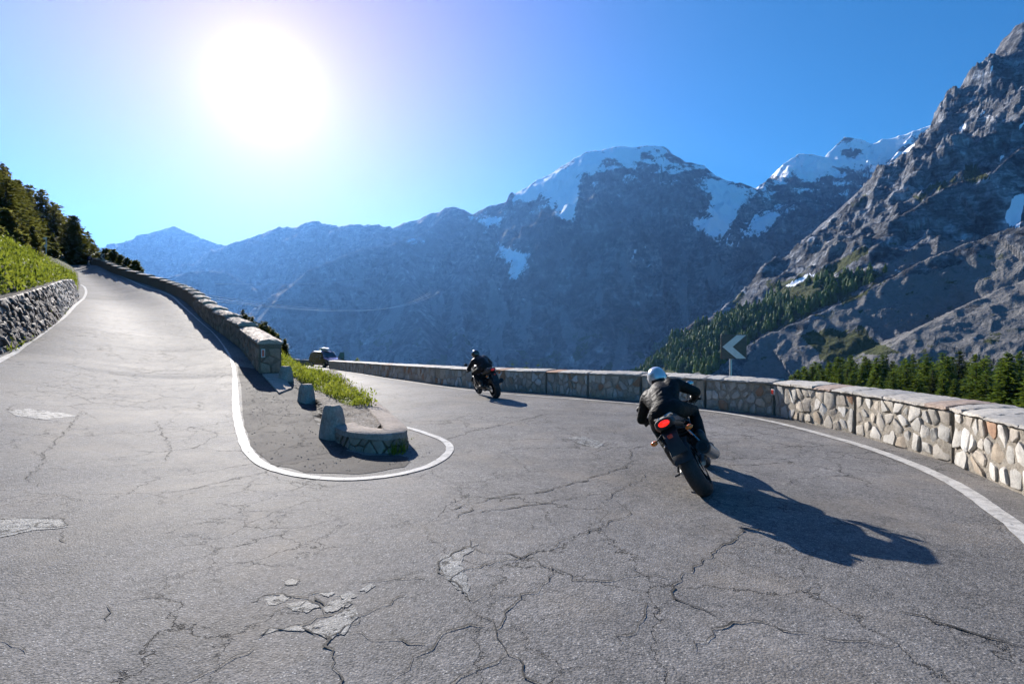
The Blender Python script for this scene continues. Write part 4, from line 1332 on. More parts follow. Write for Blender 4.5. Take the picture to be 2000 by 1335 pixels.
def grass_patch(name, label, poly, n, h, w, seed, zf, mask=None, leafy=0.55, mat='grass'):
    g = np.random.default_rng(seed)
    pa = np.array(poly); lo = pa.min(0); hi = pa.max(0)
    x = g.uniform(lo[0], hi[0], n * 4); y = g.uniform(lo[1], hi[1], n * 4)
    m = inside(x, y, poly)
    cl_ = fbm(x * 1.1, y * 1.1, 3, seed) > -0.18
    m &= cl_
    x = x[m][:n]; y = y[m][:n]
    hs_ = 0.35 + 1.25 * np.clip(fbm(x * 1.3, y * 1.3, 3, seed + 9) * 1.6 + 0.45, 0, 1.2)
    pts = np.column_stack([x, y, zf(x, y)])
    V, Q = tufts(pts, h, w, seed, leafy=leafy)
    # taller in some clumps
    V = V.reshape(-1, 4, 3); V[:, :, 2] = pts[:, None, 2] + (V[:, :, 2] - pts[:, None, 2]) * hs_[:, None]
    o = npmesh(name, V.reshape(-1, 3), Q, M[mat], None, False)
    tag(o, label, 'grass', kind='stuff')
ig = [(-3.15, 11.0), (-2.95, 10.9), (-3.6, 12.4), (-4.9, 15.2), (-6.3, 18.2), (-8.6, 22.8), (-10.6, 26.6), (-12.6, 26.0), (-9.4, 19.8), (-8.0, 16.9), (-6.6, 15.8), (-5.3, 14.2), (-4.4, 12.6), (-3.6, 11.2)]
def isl_or_land(x, y):
    return np.where(inside(x, y, isl), island_z(x, y), land(x, y))
grass_patch('grass', 'bright green weeds and grass growing on the hairpin island', ig, 42000, 0.22, 0.016, 21, isl_or_land, leafy=0.9)
# bank above the retaining wall
off = []
for p in [(-12.6, 10.5), (-14, 14), (-17.7, 19.7), (-24.4, 28.3), (-31.9, 37.8), (-37, 44), (-44, 52)]:
    off.append((p[0] - 0.28 * 0.84, p[1] - 0.28 * 0.55))
bank = off + [(-56, 54), (-50, 38), (-36, 26), (-27, 17), (-20, 8.5)]
grass_patch('grass', 'lush yellow-green grass covering the bank above the retaining wall', bank, 130000, 0.42, 0.034, 22, land, leafy=0.9)
# tufts at the foot of the retaining wall
ft_ = [tuple(G(*p)[:2]) for p in [(5, 692), (35, 684), (60, 670), (90, 642), (110, 629), (135, 608), (130, 603), (100, 625), (70, 640), (40, 650), (10, 672)]]
grass_patch('weeds', 'weeds growing along the foot of the dry-stone retaining wall', ft_, 3600, 0.36, 0.02, 23, lambda x, y: road_z(x, y)[0], leafy=0.85)
kt = [(-1.86, 7.55), (-1.62, 7.62), (-1.6, 7.95), (-1.72, 7.95)]
grass_patch('weeds', 'small weed at the right corner of the island kerb', kt, 160, 0.16, 0.008, 24, lambda x, y: road_z(x, y)[0])
# knoll at the far right
kn = [(24, 22), (40, 22), (44, 34), (22, 34)]
grass_patch('grass', 'green grassy knoll beyond the guard wall at the right edge', kn, 26000, 0.22, 0.04, 25, land, leafy=.85)
# ------------------------------------------------------------------ trees
def crown_arrays(seed, H, Rad, levels, per, tuft, base=0.12, power=0.8, droop=0.25, ragged=0.3, tufts_per=5):
    g = np.random.default_rng(seed)
    C = []; S = []; D = []
    for i in range(levels):
        t = base + (1 - base) * (i + g.uniform(-.3, .3)) / levels
        t = min(max(t, base), 0.985)
        rad = Rad * ((1 - t) / (1 - base)) ** power * g.uniform(1 - ragged, 1 + ragged * 0.5)
        k = max(3, int(per * (0.45 + 0.55 * (1 - t))))
        a0 = g.uniform(0, 6.28)
        for j in range(k):
            a = a0 + 2 * math.pi * j / k + g.uniform(-.35, .35)
            rl = rad * g.uniform(0.55, 1.12)
            m = max(2, int(tufts_per * (0.4 + rl / Rad)))
            for q in range(m):
                f = (q + 0.6) / m * g.uniform(0.85, 1.1)
                z = H * t - droop * rl * f ** 1.5 + (0.16 * rl * f if t > .7 else 0) + g.uniform(-.1, .1) * tuft
                C.append((math.cos(a) * rl * f + g.uniform(-.2, .2) * tuft, math.sin(a) * rl * f + g.uniform(-.2, .2) * tuft, z))
                S.append(tuft * g.uniform(0.6, 1.25) * (0.55 + 0.45 * (1 - t)))
                D.append(a)
    C.append((0, 0, H * 0.985)); S.append(tuft * 0.6); D.append(0.0)
    C = np.array(C); S = np.array(S); D = np.array(D)
    n = len(C)
    # each tuft: three blades spread round the branch direction
    VV = []; 
    for b in range(3):
        aa = D + g.uniform(-1.0, 1.0, n); el = g.uniform(-0.55, 0.75, n)
        ax = np.stack([np.cos(aa) * np.cos(el), np.sin(aa) * np.cos(el), np.sin(el)], 1)
        sd = np.stack([-np.sin(aa), np.cos(aa), g.uniform(-.5, .5, n)], 1)
        s = S[:, None]
        VV.append(np.stack([C - ax * s * .4, C + sd * s * 0.30, C + ax * s * 0.75, C - sd * s * 0.30], 1))
    V = np.concatenate(VV, 0).reshape(-1, 3)
    i = np.arange(3 * n) * 4
    return V, np.stack([i, i + 1, i + 2, i + 3], 1)
def tree_proto(name, seed, H, Rad, levels, per, tuft, mat, label, cat, group, **kw):
    t = thing(name, label, cat, (0, 0, 0), group=group)
    V, Q = crown_arrays(seed, H, Rad, levels, per, tuft, **kw)
    g = random.Random(seed)
    mb = MB()
    mb.tube([(0, 0, -0.6), (g.uniform(-.05, .05), g.uniform(-.05, .05), H * .3), (g.uniform(-.08, .08), g.uniform(-.08, .08), H * .65), (0, 0, H * .97)], [0.024 * H, 0.018 * H, 0.010 * H, 0.002 * H], 7)
    for k in range(14):
        z = H * g.uniform(0.1, 0.8); a = g.uniform(0, 6.28); rl = Rad * (1 - z / H) * 0.8
        mb.tube([(0, 0, z), (math.cos(a) * rl, math.sin(a) * rl, z - 0.1 * rl)], [0.005 * H, 0.001 * H], 4)
    mb.build('trunk', M['bark'], t)
    npmesh('crown', V, Q, M[mat], t, False)
    return t
def plant(proto, loc, s, rz, label=None, group=None, first=[None]):
    c = copy_tree(proto)
    c.location = loc; c.scale = (s[0], s[0], s[1]); c.rotation_euler = (0, 0, rz)
    if label: c['label'] = label
    if group: c['group'] = group
    return c
protos = []
GR = 'larches of the wood below the guard wall'
for k in range(5):
    protos.append(tree_proto('larch_tree', 40 + k, 14.0, (3.7, 3.3, 4.1, 3.5, 3.0)[k], (26, 28, 24, 27, 26)[k], 10, 1.25, 'larch', 'green larch standing in the dense wood beyond the guard wall on the right', 'tree', GR, power=(0.6, .7, .5, .65, 0.75)[k], ragged=.35))
protos.append(tree_proto('spruce_tree', 49, 14.0, 2.5, 26, 10, 1.0, 'darkspruce', 'dark spruce', 'tree', GR, power=.85, ragged=.3))
def wood_right():
    g = random.Random(31)
    spots = []
    # outline of the wood's top edge in the view: pixel column -> row of the tree tops
    edge = [(1535, 722), (1580, 712), (1640, 705), (1700, 703), (1760, 697), (1820, 690), (1880, 690), (1930, 684), (1960, 672), (2000, 668), (2100, 640), (2250, 620)]
    ex = [e[0] for e in edge]; ey = [e[1] for e in edge]
    n = 0; tries = 0
    got = []
    while n < 175 and tries < 6000:
        tries += 1
        Y = g.uniform(95, 300) if n > 60 else g.uniform(180, 300)
        px = g.uniform(1535, 2230)
        x = (px - 1000) / F * Y
        gz_ = land1(x, Y)
        toprow = np.interp(px, ex, ey) + g.uniform(-16, 26) + max(0, (230 - Y)) * 0.20
        topz = EYE - (toprow - HZ) / F * Y
        h = topz - gz_
        if h < 4 or h > 23: continue
        if any((x - a) ** 2 + (Y - b) ** 2 < (2.6 + 0.006 * Y) ** 2 for a, b in got): continue
        got.append((x, Y))
        pr = protos[5] if (n == 5 or (n > 5 and g.random() < 0.2)) else protos[n % 5]
        s = h / 14.0
        w = s * g.uniform(1.05, 1.5)
        sec = np.searchsorted([1580, 1660, 1750, 1850, 1940], px)
        where = ['at its left tip near the chevron sign', 'above the third wall length from the right', 'just left of the second wall length', 'above the second wall length from right', 'above the rightmost wall length', 'next to the right frame edge'][sec]
        row_ = 'front row larch' if Y < 150 else ('middle row larch' if Y < 220 else ('tall back row larch' if h > 15 else 'back row larch'))
        lab_ = row_ + ' of the wood, ' + where
        if pr is protos[5]: lab_ = lab_.replace('larch', 'dark spruce')
        if n < 6:
            pr['label'] = lab_
            pr.location = (x, Y, gz_); pr.scale = (w, w, s); pr.rotation_euler = (0, 0, g.uniform(0, 6))
        else:
            plant(pr, (x, Y, gz_), (w, s), g.uniform(0, 6), lab_)
        n += 1
wood_right()
def young_trees():
    g = random.Random(77)
    spots = [(1700, 768, 95, 5.5), (1765, 772, 90, 5), (1835, 770, 85, 6), (1870, 776, 80, 5), (1640, 752, 110, 5)]
    for px, row, Y, h in spots:
        x = (px - 1000) / F * Y
        plant(protos[g.randrange(5)], (x, Y, land1(x, Y)), (h / 14 * 1.1, h / 14), g.uniform(0, 6), 'short young larch in front of the dense wood beyond the guard wall', 'young larches before the wood')
young_trees()

# dark pines on the slope at the left
GP = 'dark pines on the slope at the left'
pines = []
for k in range(4):
    pines.append(tree_proto('pine_tree', 60 + k, 13.0, (3.2, 2.7, 3.6, 2.9)[k], (30, 28, 26, 30)[k], 12, 0.75, 'pine', 'dark conifer crowded on the steep slope at the upper left', 'tree', GP, power=(0.6, .7, .5, .75)[k], ragged=.45, tufts_per=6, base=.08))
def wood_left():
    g = random.Random(12)
    edge = [(-250, 130), (-120, 210), (-30, 285), (0, 306), (18, 322), (33, 345), (50, 345), (62, 362), (85, 368), (95, 385), (110, 395), (125, 422), (140, 417), (160, 440), (175, 455), (186, 475)]
    ex = [e[0] for e in edge]; ey = [e[1] for e in edge]
    n = 0; got = []
    K = 9000
    CY = np.array([g.uniform(46, 130) for _ in range(K)]); CP = np.array([g.uniform(-260, 186) for _ in range(K)])
    CX = (CP - 1000) / F * CY
    dl, zl, sd = near(CX, CY, np.array(UL, float)); du = near(CX, CY, np.array(UW, float))[0]
    GZ = land(CX, CY)
    okk = ~inside(CX, CY, ROADPOLY) & (dl > 5) & (du > 4)
    for k in np.nonzero(okk)[0]:
        if n >= 190: break
        x, Y, px, gz_ = CX[k], CY[k], CP[k], GZ[k]
        row = np.interp(px, ex, ey) + abs(g.gauss(0, 1)) * (5 if k % 2 else 22) + max(0, 75 - Y) * 0.8
        topz = EYE - (row - HZ) / F * Y
        h = topz - gz_
        if h < 4 or h > 19: continue
        if any((x - a) ** 2 + (Y - b) ** 2 < 3.6 for a, b in got): continue
        got.append((x, Y))
        sec = np.searchsorted([15, 55, 95, 135], px)
        where = ['at the left frame edge', 'above the bushy bank pines', 'left of the plate sign', 'behind the small pointed larch', 'behind the broad golden larch'][sec]
        lab_ = ('dark conifer high on the upper left slope, ' if row < np.interp(px, ex, ey) + 14 else 'dark conifer low in the upper left wood, ') + where
        pr = pines[n % 4]; s = h / 13.0; w = max(s, .75) * g.uniform(0.9, 1.3)
        if n < 4:
            pr['label'] = lab_
            pr.location = (x, Y, gz_); pr.scale = (w, w, s); pr.rotation_euler = (0, 0, g.uniform(0, 6))
        else:
            plant(pr, (x, Y, gz_), (w, s), g.uniform(0, 6), lab_)
        n += 1
    print('left pines', n)
wood_left()
def lone(name, px, toprow, baserow, Y, wpx, mat, seed, label, group=None, H0=8.0, lv=30, per=12, tf=0.5, power=.6):
    b = P(px, baserow, Y)
    g = land1(b.x, b.y)
    h = (EYE - (toprow - HZ) / F * Y) - g
    h = max(1.0, h)
    t = tree_proto(name, seed, h, wpx * Y / 2000, lv, per, tf, mat, label, 'tree', group, power=power, ragged=.45, tufts_per=6, base=.04)
    t.location = (b.x, b.y, g)
lone('larch_tree', 143, 420, 510, 74, 82, 'gold', 71, 'broad golden-green larch standing beside the bend of the upper road', tf=.85, lv=34, per=14, power=.5)
lone('larch_tree', 103, 460, 505, 62, 24, 'gold', 72, 'small pointed larch left of the broad golden larch', tf=.5, lv=20, per=9)
lone('pine_tree', 12, 408, 520, 36, 70, 'pine', 73, 'bushy pine at the left edge just above the grassy bank', tf=.5, lv=30, per=14, power=.45)
lone('pine_tree', 64, 440, 520, 40, 38, 'pine', 74, 'small pine above the grassy bank beside the plate sign', tf=.42, lv=24, per=11, power=.5)
lone('pine_tree', -30, 430, 520, 32, 60, 'pine', 75, 'low pine cut by the left frame edge above the bank', tf=.5, lv=24, per=12, power=.4)
# shrubs and tree tops that look over the upper wall
for i, (px, top, base, Y, w, m) in enumerate([(207, 486, 530, 72, 20, 'gold'), (222, 487, 535, 70, 22, 'pine'), (236, 498, 540, 66, 16, 'pine'), (248, 504, 545, 64, 15, 'gold'), (264, 509, 548, 62, 26, 'gold'), (192, 494, 525, 78, 18, 'gold'), (180, 498, 520, 84, 16, 'gold')]):
    lone('larch_tree', px, top, base, Y, w, m, 80 + i, ['brown larch top left of the far chevron sign', 'dark rounded tree top right behind the far chevron sign', 'third tree top from the left above the upper guard wall', 'fourth tree top from the left above the upper guard wall', 'golden bush, rightmost of the far tree tops above the upper wall', 'small golden tree top where the far wall bends', 'low golden bush behind the cyclist'][i], 'tree tops over the upper guard wall', lv=20, per=10, tf=.7, power=.45)
for i, (px, top, w) in enumerate([(474, 605, 7), (480, 614, 6), (487, 622, 6), (493, 617, 8), (500, 628, 7), (507, 630, 8), (512, 627, 9), (519, 626, 9), (526, 638, 8), (533, 642, 9), (539, 650, 7), (543, 653, 7), (556, 671, 5)]):
    lone('young_larch', px, top, 690, 30 - i * 0.5, w * 2.0, 'gold', 100 + i, 'slender young golden larch peeping over the near upper wall', 'row of young larches behind the near upper wall', lv=18, per=7, tf=.26, power=.8)
lone('larch_tree', 1000, 708, 760, 60, 10, 'larch', 131, 'green tree top showing above the guard wall right of the far rider', 'tree tops above the outer guard wall', lv=14, per=8, tf=.8)
lone('larch_tree', 1028, 706, 760, 62, 14, 'larch', 132, 'taller green tree top above the guard wall right of the far rider', 'tree tops above the outer guard wall', lv=14, per=8, tf=.8)
lone('larch_tree', 1050, 710, 760, 60, 10, 'larch', 133, 'rightmost low green tree top above the guard wall near the far rider', 'tree tops above the outer guard wall', lv=14, per=8, tf=.8)
lone('shrub', 697, 700, 735, 45, 9, 'grass', 134, 'yellow-green shrub top above the far guard wall right of the van', lv=10, per=8, tf=.5, power=.3)

# ------------------------------------------------------------------ mountains
def ridge(pts, n=6, amp=0.0):
    """list of (px, row, depth or None) -> points of the place, depths filled in"""
    Y = [p[2] if len(p) > 2 else None for p in pts]
    idx = [i for i, y in enumerate(Y) if y is not None]
    Y = np.interp(range(len(pts)), idx, [Y[i] for i in idx])
    return np.array([P(p[0], p[1], y)[:] for p, y in zip(pts, Y)])
def relief(x, y, ridges, floor, amp, scale, seed, tip=0.12, reach=260.0):
    z = np.full(x.shape, floor, float); dd = np.full(x.shape, 1e5)
    wx = fbm(x / scale * 1.3, y / scale * 1.3, 4, seed + 3) * 0.35
    for rp_, slope, conc in ridges:
        d, zr, s = near(x, y, rp_)
        dw = d + np.minimum(d, scale * 0.8) * wx
        c = zr - slope * dw / (1 + conc * dw / 1000.0)
        m = c > z
        z = np.where(m, c, z); dd = np.where(m, d, dd)
    rg = ridged(x / scale, y / scale, 6, seed)
    rg2 = ridged(x / scale * 3.1 + 5, y / scale * 3.1, 5, seed + 11)
    fine = fbm(x / scale * 9, y / scale * 9, 4, seed + 20)
    env = tip + (1 - tip) * smooth(0, reach, dd)
    rg3 = ridged(x / scale * 8.3, y / scale * 8.3 + 3, 4, seed + 31)
    env = env * (0.22 + 0.78 * smooth(100, 700, z - floor))
    env2 = np.maximum(env, 0.32)
    z = z + ((rg - 0.55) * amp + (rg2 - 0.5) * amp * 0.42) * env + ((rg3 - 0.5) * amp * 0.16 + fine * amp * 0.10) * env2
    return z
def proj(x, y, z):
    return 1000 + x / y * F, HZ - (z - EYE) / y * F
def soft(px, py, polys, jit, seed):
    n = np.zeros(px.shape)
    jx = fbm(px / 45, py / 45, 4, seed) * jit; jy = fbm(px / 45 + 9, py / 45 + 4, 4, seed + 1) * jit
    for p in polys:
        n = np.maximum(n, inside(px + jx, py + jy, p).astype(float))
    return n
def sheet(name, u0, u1, du, Ys, ridges, floor, amp, scale, seed, mat, covers, tip=.12, reach=260., gamma=None):
    us_ = np.arange(u0, u1, du)
    U, Y = np.meshgrid(us_, Ys, indexing='ij')
    X = U * Y
    Z = relief(X.ravel(), Y.ravel(), ridges, floor, amp, scale, seed, tip, reach).reshape(X.shape)
    px, py = proj(X, Y, Z)
    cov = np.zeros(X.shape + (4,)); cov[..., 3] = 1
    covers(px, py, X, Y, Z, cov)
    o = npmesh(name, np.stack([X, Y, Z], -1).reshape(-1, 3), grid_quads(len(us_), len(Ys)), mat, None, True, cov.reshape(-1, 4))
    tag(o, kind='structure')
    return o, X, Y, Z, px, py

SNOW = [
 [(1000, 398), (1012, 375), (1050, 350), (1100, 318), (1150, 295), (1200, 285), (1262, 282), (1300, 285), (1296, 300), (1262, 298), (1240, 330), (1216, 326), (1192, 314), (1172, 336), (1142, 346), (1127, 366), (1120, 395), (1136, 406), (1096, 414), (1080, 394), (1062, 386), (1042, 404), (1020, 398)],
 [(1286, 300), (1318, 302), (1312, 313), (1290, 312)],
 [(1375, 338), (1402, 350), (1440, 368), (1476, 364), (1468, 386), (1447, 402), (1442, 426), (1422, 442), (1410, 468), (1390, 456), (1352, 440), (1360, 420), (1392, 414), (1386, 390), (1362, 364)],
 [(928, 432), (960, 420), (988, 430), (962, 446), (945, 454)], [(965, 478), (986, 470), (1002, 490), (1028, 498), (1036, 514), (1000, 542), (984, 546), (1010, 515), (985, 505)],
 [(1498, 352), (1530, 316), (1562, 300), (1588, 298), (1604, 306), (1628, 288), (1642, 272), (1646, 312), (1700, 288), (1722, 272), (1785, 252), (1762, 292), (1702, 326), (1650, 332), (1602, 346), (1566, 356), (1550, 344), (1520, 346)],
 [(1556, 398), (1522, 430), (1472, 458), (1425, 475), (1456, 442), (1510, 414)],
 [(790, 470), (820, 464), (850, 452), (835, 470), (808, 480)], [(1236, 480), (1246, 480), (1244, 500), (1237, 498)],
 [(1325, 385), (1335, 400), (1326, 402)], [(1100, 400), (1112, 398), (1116, 440), (1104, 430)],
]
def cov_peak(px, py, X, Y, Z, cov):
    s = sum(soft(px + dx, py + dy, SNOW, 16, 60) for dx, dy in ((0, 0), (11, 4), (-11, -4), (4, -9), (-4, 9))) / 5
    strk = fbm(px / 60, py / 14, 4, 70)
    high = smooth(900, 1750, Z) * smooth(0.08, 0.42, strk + (px > 900) * 0.12 + (px > 1270) * 0.10) * (px > 780) * 0.75
    cov[..., 0] = np.clip(s * 0.90 + high * (1 - s), 0, 1)
    cov[..., 2] = smooth(0.05, 0.35, fbm(px / 40, py / 110, 4, 75)) * smooth(1100, 300, Z) * 0.8
    cov[..., 1] = smooth(0.1, 0.3, fbm(px / 50, py / 50, 3, 77)) * smooth(350, -50, Z) * 0.55
far = ridge([(60, 520, 8200), (120, 505), (190, 487), (230, 474), (280, 463), (292, 457), (300, 452), (325, 445), (340, 442, 7600), (365, 452), (400, 468), (440, 480, 7200), (480, 500), (540, 540, 7000)])
crest = ridge([(395, 500, 6400), (440, 478, 6200), (480, 466), (520, 452), (545, 442), (580, 440), (592, 434), (614, 429, 5800), (640, 437), (660, 441), (690, 437), (730, 437), (768, 442, 5400), (790, 433), (820, 426), (838, 417), (860, 414), (870, 405), (886, 402, 5000), (905, 408), (922, 418), (950, 403), (985, 396, 4900), (1000, 384), (1012, 372), (1035, 362), (1050, 352), (1075, 340), (1100, 320), (1150, 297), (1200, 287, 4700), (1230, 288), (1262, 284), (1296, 286), (1306, 293), (1312, 300, 4600), (1340, 318), (1350, 317), (1375, 324), (1400, 344), (1425, 354), (1450, 362), (1476, 366, 4900)])
ridges_peak = [(far, 0.62, 0.0), (crest, 0.92, 0.06),
 (ridge([(1192, 318, 4420), (1150, 420, 4000), (1080, 520, 3500), (1000, 620, 3000), (950, 720, 2600)]), 0.85, 0.05),
 (ridge([(1312, 300, 4580), (1345, 390, 4380), (1352, 450, 4250)]), 0.9, 0.05),
 (ridge([(886, 404, 5000), (832, 452, 4500), (768, 477, 4100), (690, 492, 3900), (600, 530, 3600), (525, 600, 3200), (470, 690, 2900)]), 0.72, 0.05),
 (ridge([(768, 477, 4100), (800, 560, 3400), (830, 670, 2700)]), 0.75, 0.05),
 (ridge([(986, 398, 4900), (930, 470, 4300), (905, 560, 3600), (900, 680, 2800)]), 0.85, 0.05),
 (ridge([(250, 570, 4700), (310, 546, 4600), (375, 530, 4500), (440, 528, 4500), (490, 558, 4400)]), 0.5, 0.0),
 (ridge([(1476, 366, 5200), (1500, 350), (1530, 318, 5000), (1560, 302), (1586, 301), (1610, 308), (1628, 288), (1650, 266, 5100), (1680, 270), (1702, 279), (1722, 270), (1750, 265), (1785, 254, 4800), (1850, 235, 4700), (1930, 200, 4600)]), 0.85, 0.05),
 (ridge([(1586, 301, 5000), (1540, 350, 4700), (1500, 415, 4450), (1470, 480, 4250)]), 0.85, 0.05),
 (ridge([(1785, 254, 4800), (1720, 340, 4300), (1650, 420, 3900)]), 0.8, 0.05)]
YsP = np.concatenate([np.linspace(2050, 3000, 90), np.linspace(3000, 5300, 270)[1:], np.linspace(5300, 8800, 90)[1:]])
sheet('mountain', -1.0, 1.0, 0.0018, YsP, ridges_peak, -340, 235, 900, 5, M['mountain'], cov_peak, .09, 300)

# right-hand spur with moraine, scree and forest band
spur_crest = ridge([(2300, -150, 1800), (2150, -80, 1640), (2060, -25, 1540), (2000, 42, 1500), (1985, 50), (1975, 78), (1945, 108), (1930, 132), (1905, 150), (1880, 190, 1640), (1862, 205), (1845, 232), (1800, 266, 1770), (1760, 300), (1700, 350, 1930), (1650, 396), (1600, 442, 2120), (1550, 487), (1500, 530, 2320), (1450, 568), (1400, 602, 2520), (1300, 654, 2720), (1200, 716, 2900), (1110, 775, 3000)])
_sy = np.linspace(320, 2900, 700)
def on_spur(px, row, k=1.0, lift=0.0):
    """point where a sight line meets the bare slope below the crest, pulled a little forward"""
    x = (px - 1000) / F * _sy
    d, zr, _ = near(x, _sy, spur_crest)
    g = np.maximum(zr - 1.05 * d / (1 + 0.30 * d / 1000.0), -130)
    ray = EYE - (row - HZ) / F * _sy
    i = int(np.argmax(ray <= g)) or len(_sy) - 1
    return P(px, row - lift, _sy[i] * k)[:]
def on_line(pts, k, lift=0.0): return np.array([on_spur(a, b, k, lift) for a, b in pts])
moraine = on_line([(2150, 400), (2040, 430), (1935, 454), (1870, 482), (1800, 510), (1730, 545), (1650, 588), (1560, 626), (1490, 657), (1430, 690)], 0.90)
cliff = on_line([(2080, 250), (1990, 290), (1945, 335), (1900, 345), (1860, 360), (1800, 395), (1740, 430)], 0.95)
debris = on_line([(2300, 480), (2080, 520), (1960, 560), (1860, 610), (1780, 650), (1700, 700)], 0.88)
rock2 = on_line([(2100, 120), (1990, 170), (1930, 250), (1900, 300)], 0.96)
FOREST = [(1185, 722), (1240, 690), (1300, 662), (1400, 625), (1480, 592), (1545, 556), (1590, 545), (1640, 540), (1690, 532), (1735, 527), (1700, 552), (1640, 585), (1560, 622), (1470, 662), (1420, 700), (1400, 730), (1250, 735)]
GRASSP = [[(1850, 352), (1890, 322), (1925, 333), (1948, 345), (1900, 352)], [(1780, 385), (1850, 348), (1855, 358), (1800, 388)], [(1540, 560), (1640, 505), (1700, 480), (1690, 505), (1620, 545)], [(1660, 400), (1690, 375), (1695, 385), (1665, 405)], [(1500, 560), (1570, 530), (1560, 550), (1510, 570)], [(1560, 650), (1680, 640), (1760, 690), (1600, 700)], [(1640, 585), (1700, 560), (1735, 545), (1650, 600)]]
SNOWP = [[(1534, 556), (1592, 531), (1590, 537), (1545, 560)], [(1960, 425), (1985, 385), (2000, 380), (2000, 400), (1990, 440), (1970, 442)], [(1872, 250), (1895, 240), (1890, 250), (1876, 258)], [(1915, 225), (1930, 215), (1922, 226)], [(1945, 310), (1965, 300), (1960, 312)], [(1975, 250), (2000, 237), (2000, 245)], [(1930, 135), (1938, 130), (1936, 140)], [(1755, 297), (1790, 280), (1770, 298)]]
SCREEP = [[(1770, 500), (1800, 480), (1890, 470), (1935, 450), (1870, 484), (1800, 514), (1740, 540), (1690, 545)], [(1490, 650), (1560, 640), (1700, 560), (1850, 520), (1960, 470), (2000, 470), (2000, 700), (1440, 740)]]
def cov_spur(px, py, X, Y, Z, cov):
    cov[..., 0] = soft(px, py, SNOWP, 7, 160)
    g = soft(px, py, GRASSP, 14, 161) * 0.72
    fo = soft(px, py, [FOREST], 10, 162)
    lowg = smooth(0.05, 0.4, fbm(px / 45, py / 25, 4, 163)) * smooth(330, 560, py) * 0.42
    cov[..., 1] = np.maximum(np.maximum(g, fo * 0.9), lowg)
    cov[..., 2] = np.maximum(soft(px, py, SCREEP, 12, 164) * 0.72, smooth(0.1, 0.5, fbm(px / 80, py / 50, 4, 165)) * 0.5)
ridges_spur = [(spur_crest, 1.05, 0.30), (moraine, 0.66, 0.0), (cliff, 1.05, 0.1), (debris, 0.34, 0.0)]
YsS = np.exp(np.linspace(math.log(320), math.log(3300), 620))
so_, SX, SY, SZ, SPX, SPY = sheet('mountain', 0.08, 1.32, 0.0017, YsS, ridges_spur, -130, 84, 260, 17, M['spur'], cov_spur, .09, 170)

# the wood on the lower spur: far off, reads as one mass
def far_wood():
    g = np.random.default_rng(91)
    fo = soft(SPX, SPY, [FOREST], 8, 162)
    # visible part: first surface met along each sight line
    best = np.minimum.accumulate(np.where(SPY > 0, SPY, 0), axis=1)
    vis = SPY <= best + 1.5
    ii, jj = np.nonzero((fo > 0.5) & vis)
    w = SY[ii, jj] * np.gradient(SY, axis=1)[ii, jj]
    pick = g.choice(len(ii), size=min(2700, len(ii)), replace=False, p=w / w.sum())
    c = np.stack([SX[ii, jj], SY[ii, jj], SZ[ii, jj]], 1)[pick]
    dens = fbm(c[:, 0] / 90, c[:, 1] / 90, 3, 33)
    keepm = dens > -0.22
    c = c[keepm]
    n = len(c)
    h = g.uniform(13, 25, n); rad = h * g.uniform(0.19, 0.30, n)
    V = []; Q = []
    tiers = [(0.02, 0.9), (0.30, 0.95), (0.26, 0.75), (0.58, 0.70), (0.52, 0.48), (0.82, 0.34), (1.0, 0.02)]
    kk = 7
    a = np.arange(kk) * 2 * math.pi / kk
    VV = np.zeros((n, len(tiers), kk, 3))
    for ti, (tz, tr) in enumerate(tiers):
        rr_ = rad[:, None] * tr * g.uniform(0.65, 1.3, (n, kk))
        ang = a[None, :] + g.uniform(0, 6.28, n)[:, None] * 0 + ti * 0.3
        VV[:, ti, :, 0] = c[:, None, 0] + np.cos(ang) * rr_
        VV[:, ti, :, 1] = c[:, None, 1] + np.sin(ang) * rr_
        VV[:, ti, :, 2] = c[:, None, 2] - 1 + (tz * h)[:, None] + g.uniform(-.03, .03, (n, kk)) * h[:, None]
    base = np.arange(n)[:, None, None] * (len(tiers) * kk)
    t_ = np.arange(len(tiers) - 1)[None, :, None] * kk
    k_ = np.arange(kk)[None, None, :]; k2 = (k_ + 1) % kk
    q = np.stack(np.broadcast_arrays(base + t_ + k_, base + t_ + k2, base + t_ + kk + k2, base + t_ + kk + k_), -1).reshape(-1, 4)
    o = npmesh('far_wood', VV.reshape(-1, 3), q, M['farwood'], None, False)
    tag(o, 'distant dark green conifer wood on the lower slope behind the chevron sign', 'forest', kind='stuff')
far_wood()

# the air itself
hz = MB()
hz.box((0, 3500, 820), (22000, 26000, 3000))
hb = hz.build('haze', None, None, smooth=False)
tag(hb, 'thin blue haze filling the valley air', 'haze', kind='stuff')
hm = bpy.data.materials.new('haze_air'); hm.use_nodes = True
ht = hm.node_tree; ht.nodes.clear()
ho = ht.nodes.new('ShaderNodeOutputMaterial')
pv = ht.nodes.new('ShaderNodeVolumePrincipled')
pv.inputs['Color'].default_value = (0.17, 0.42, 0.96, 1)
pv.inputs['Density'].default_value = 3.9e-5
pv.inputs['Anisotropy'].default_value = 0.5
ht.links.new(pv.outputs[0], ho.inputs['Volume'])
hb.data.materials.append(hm)
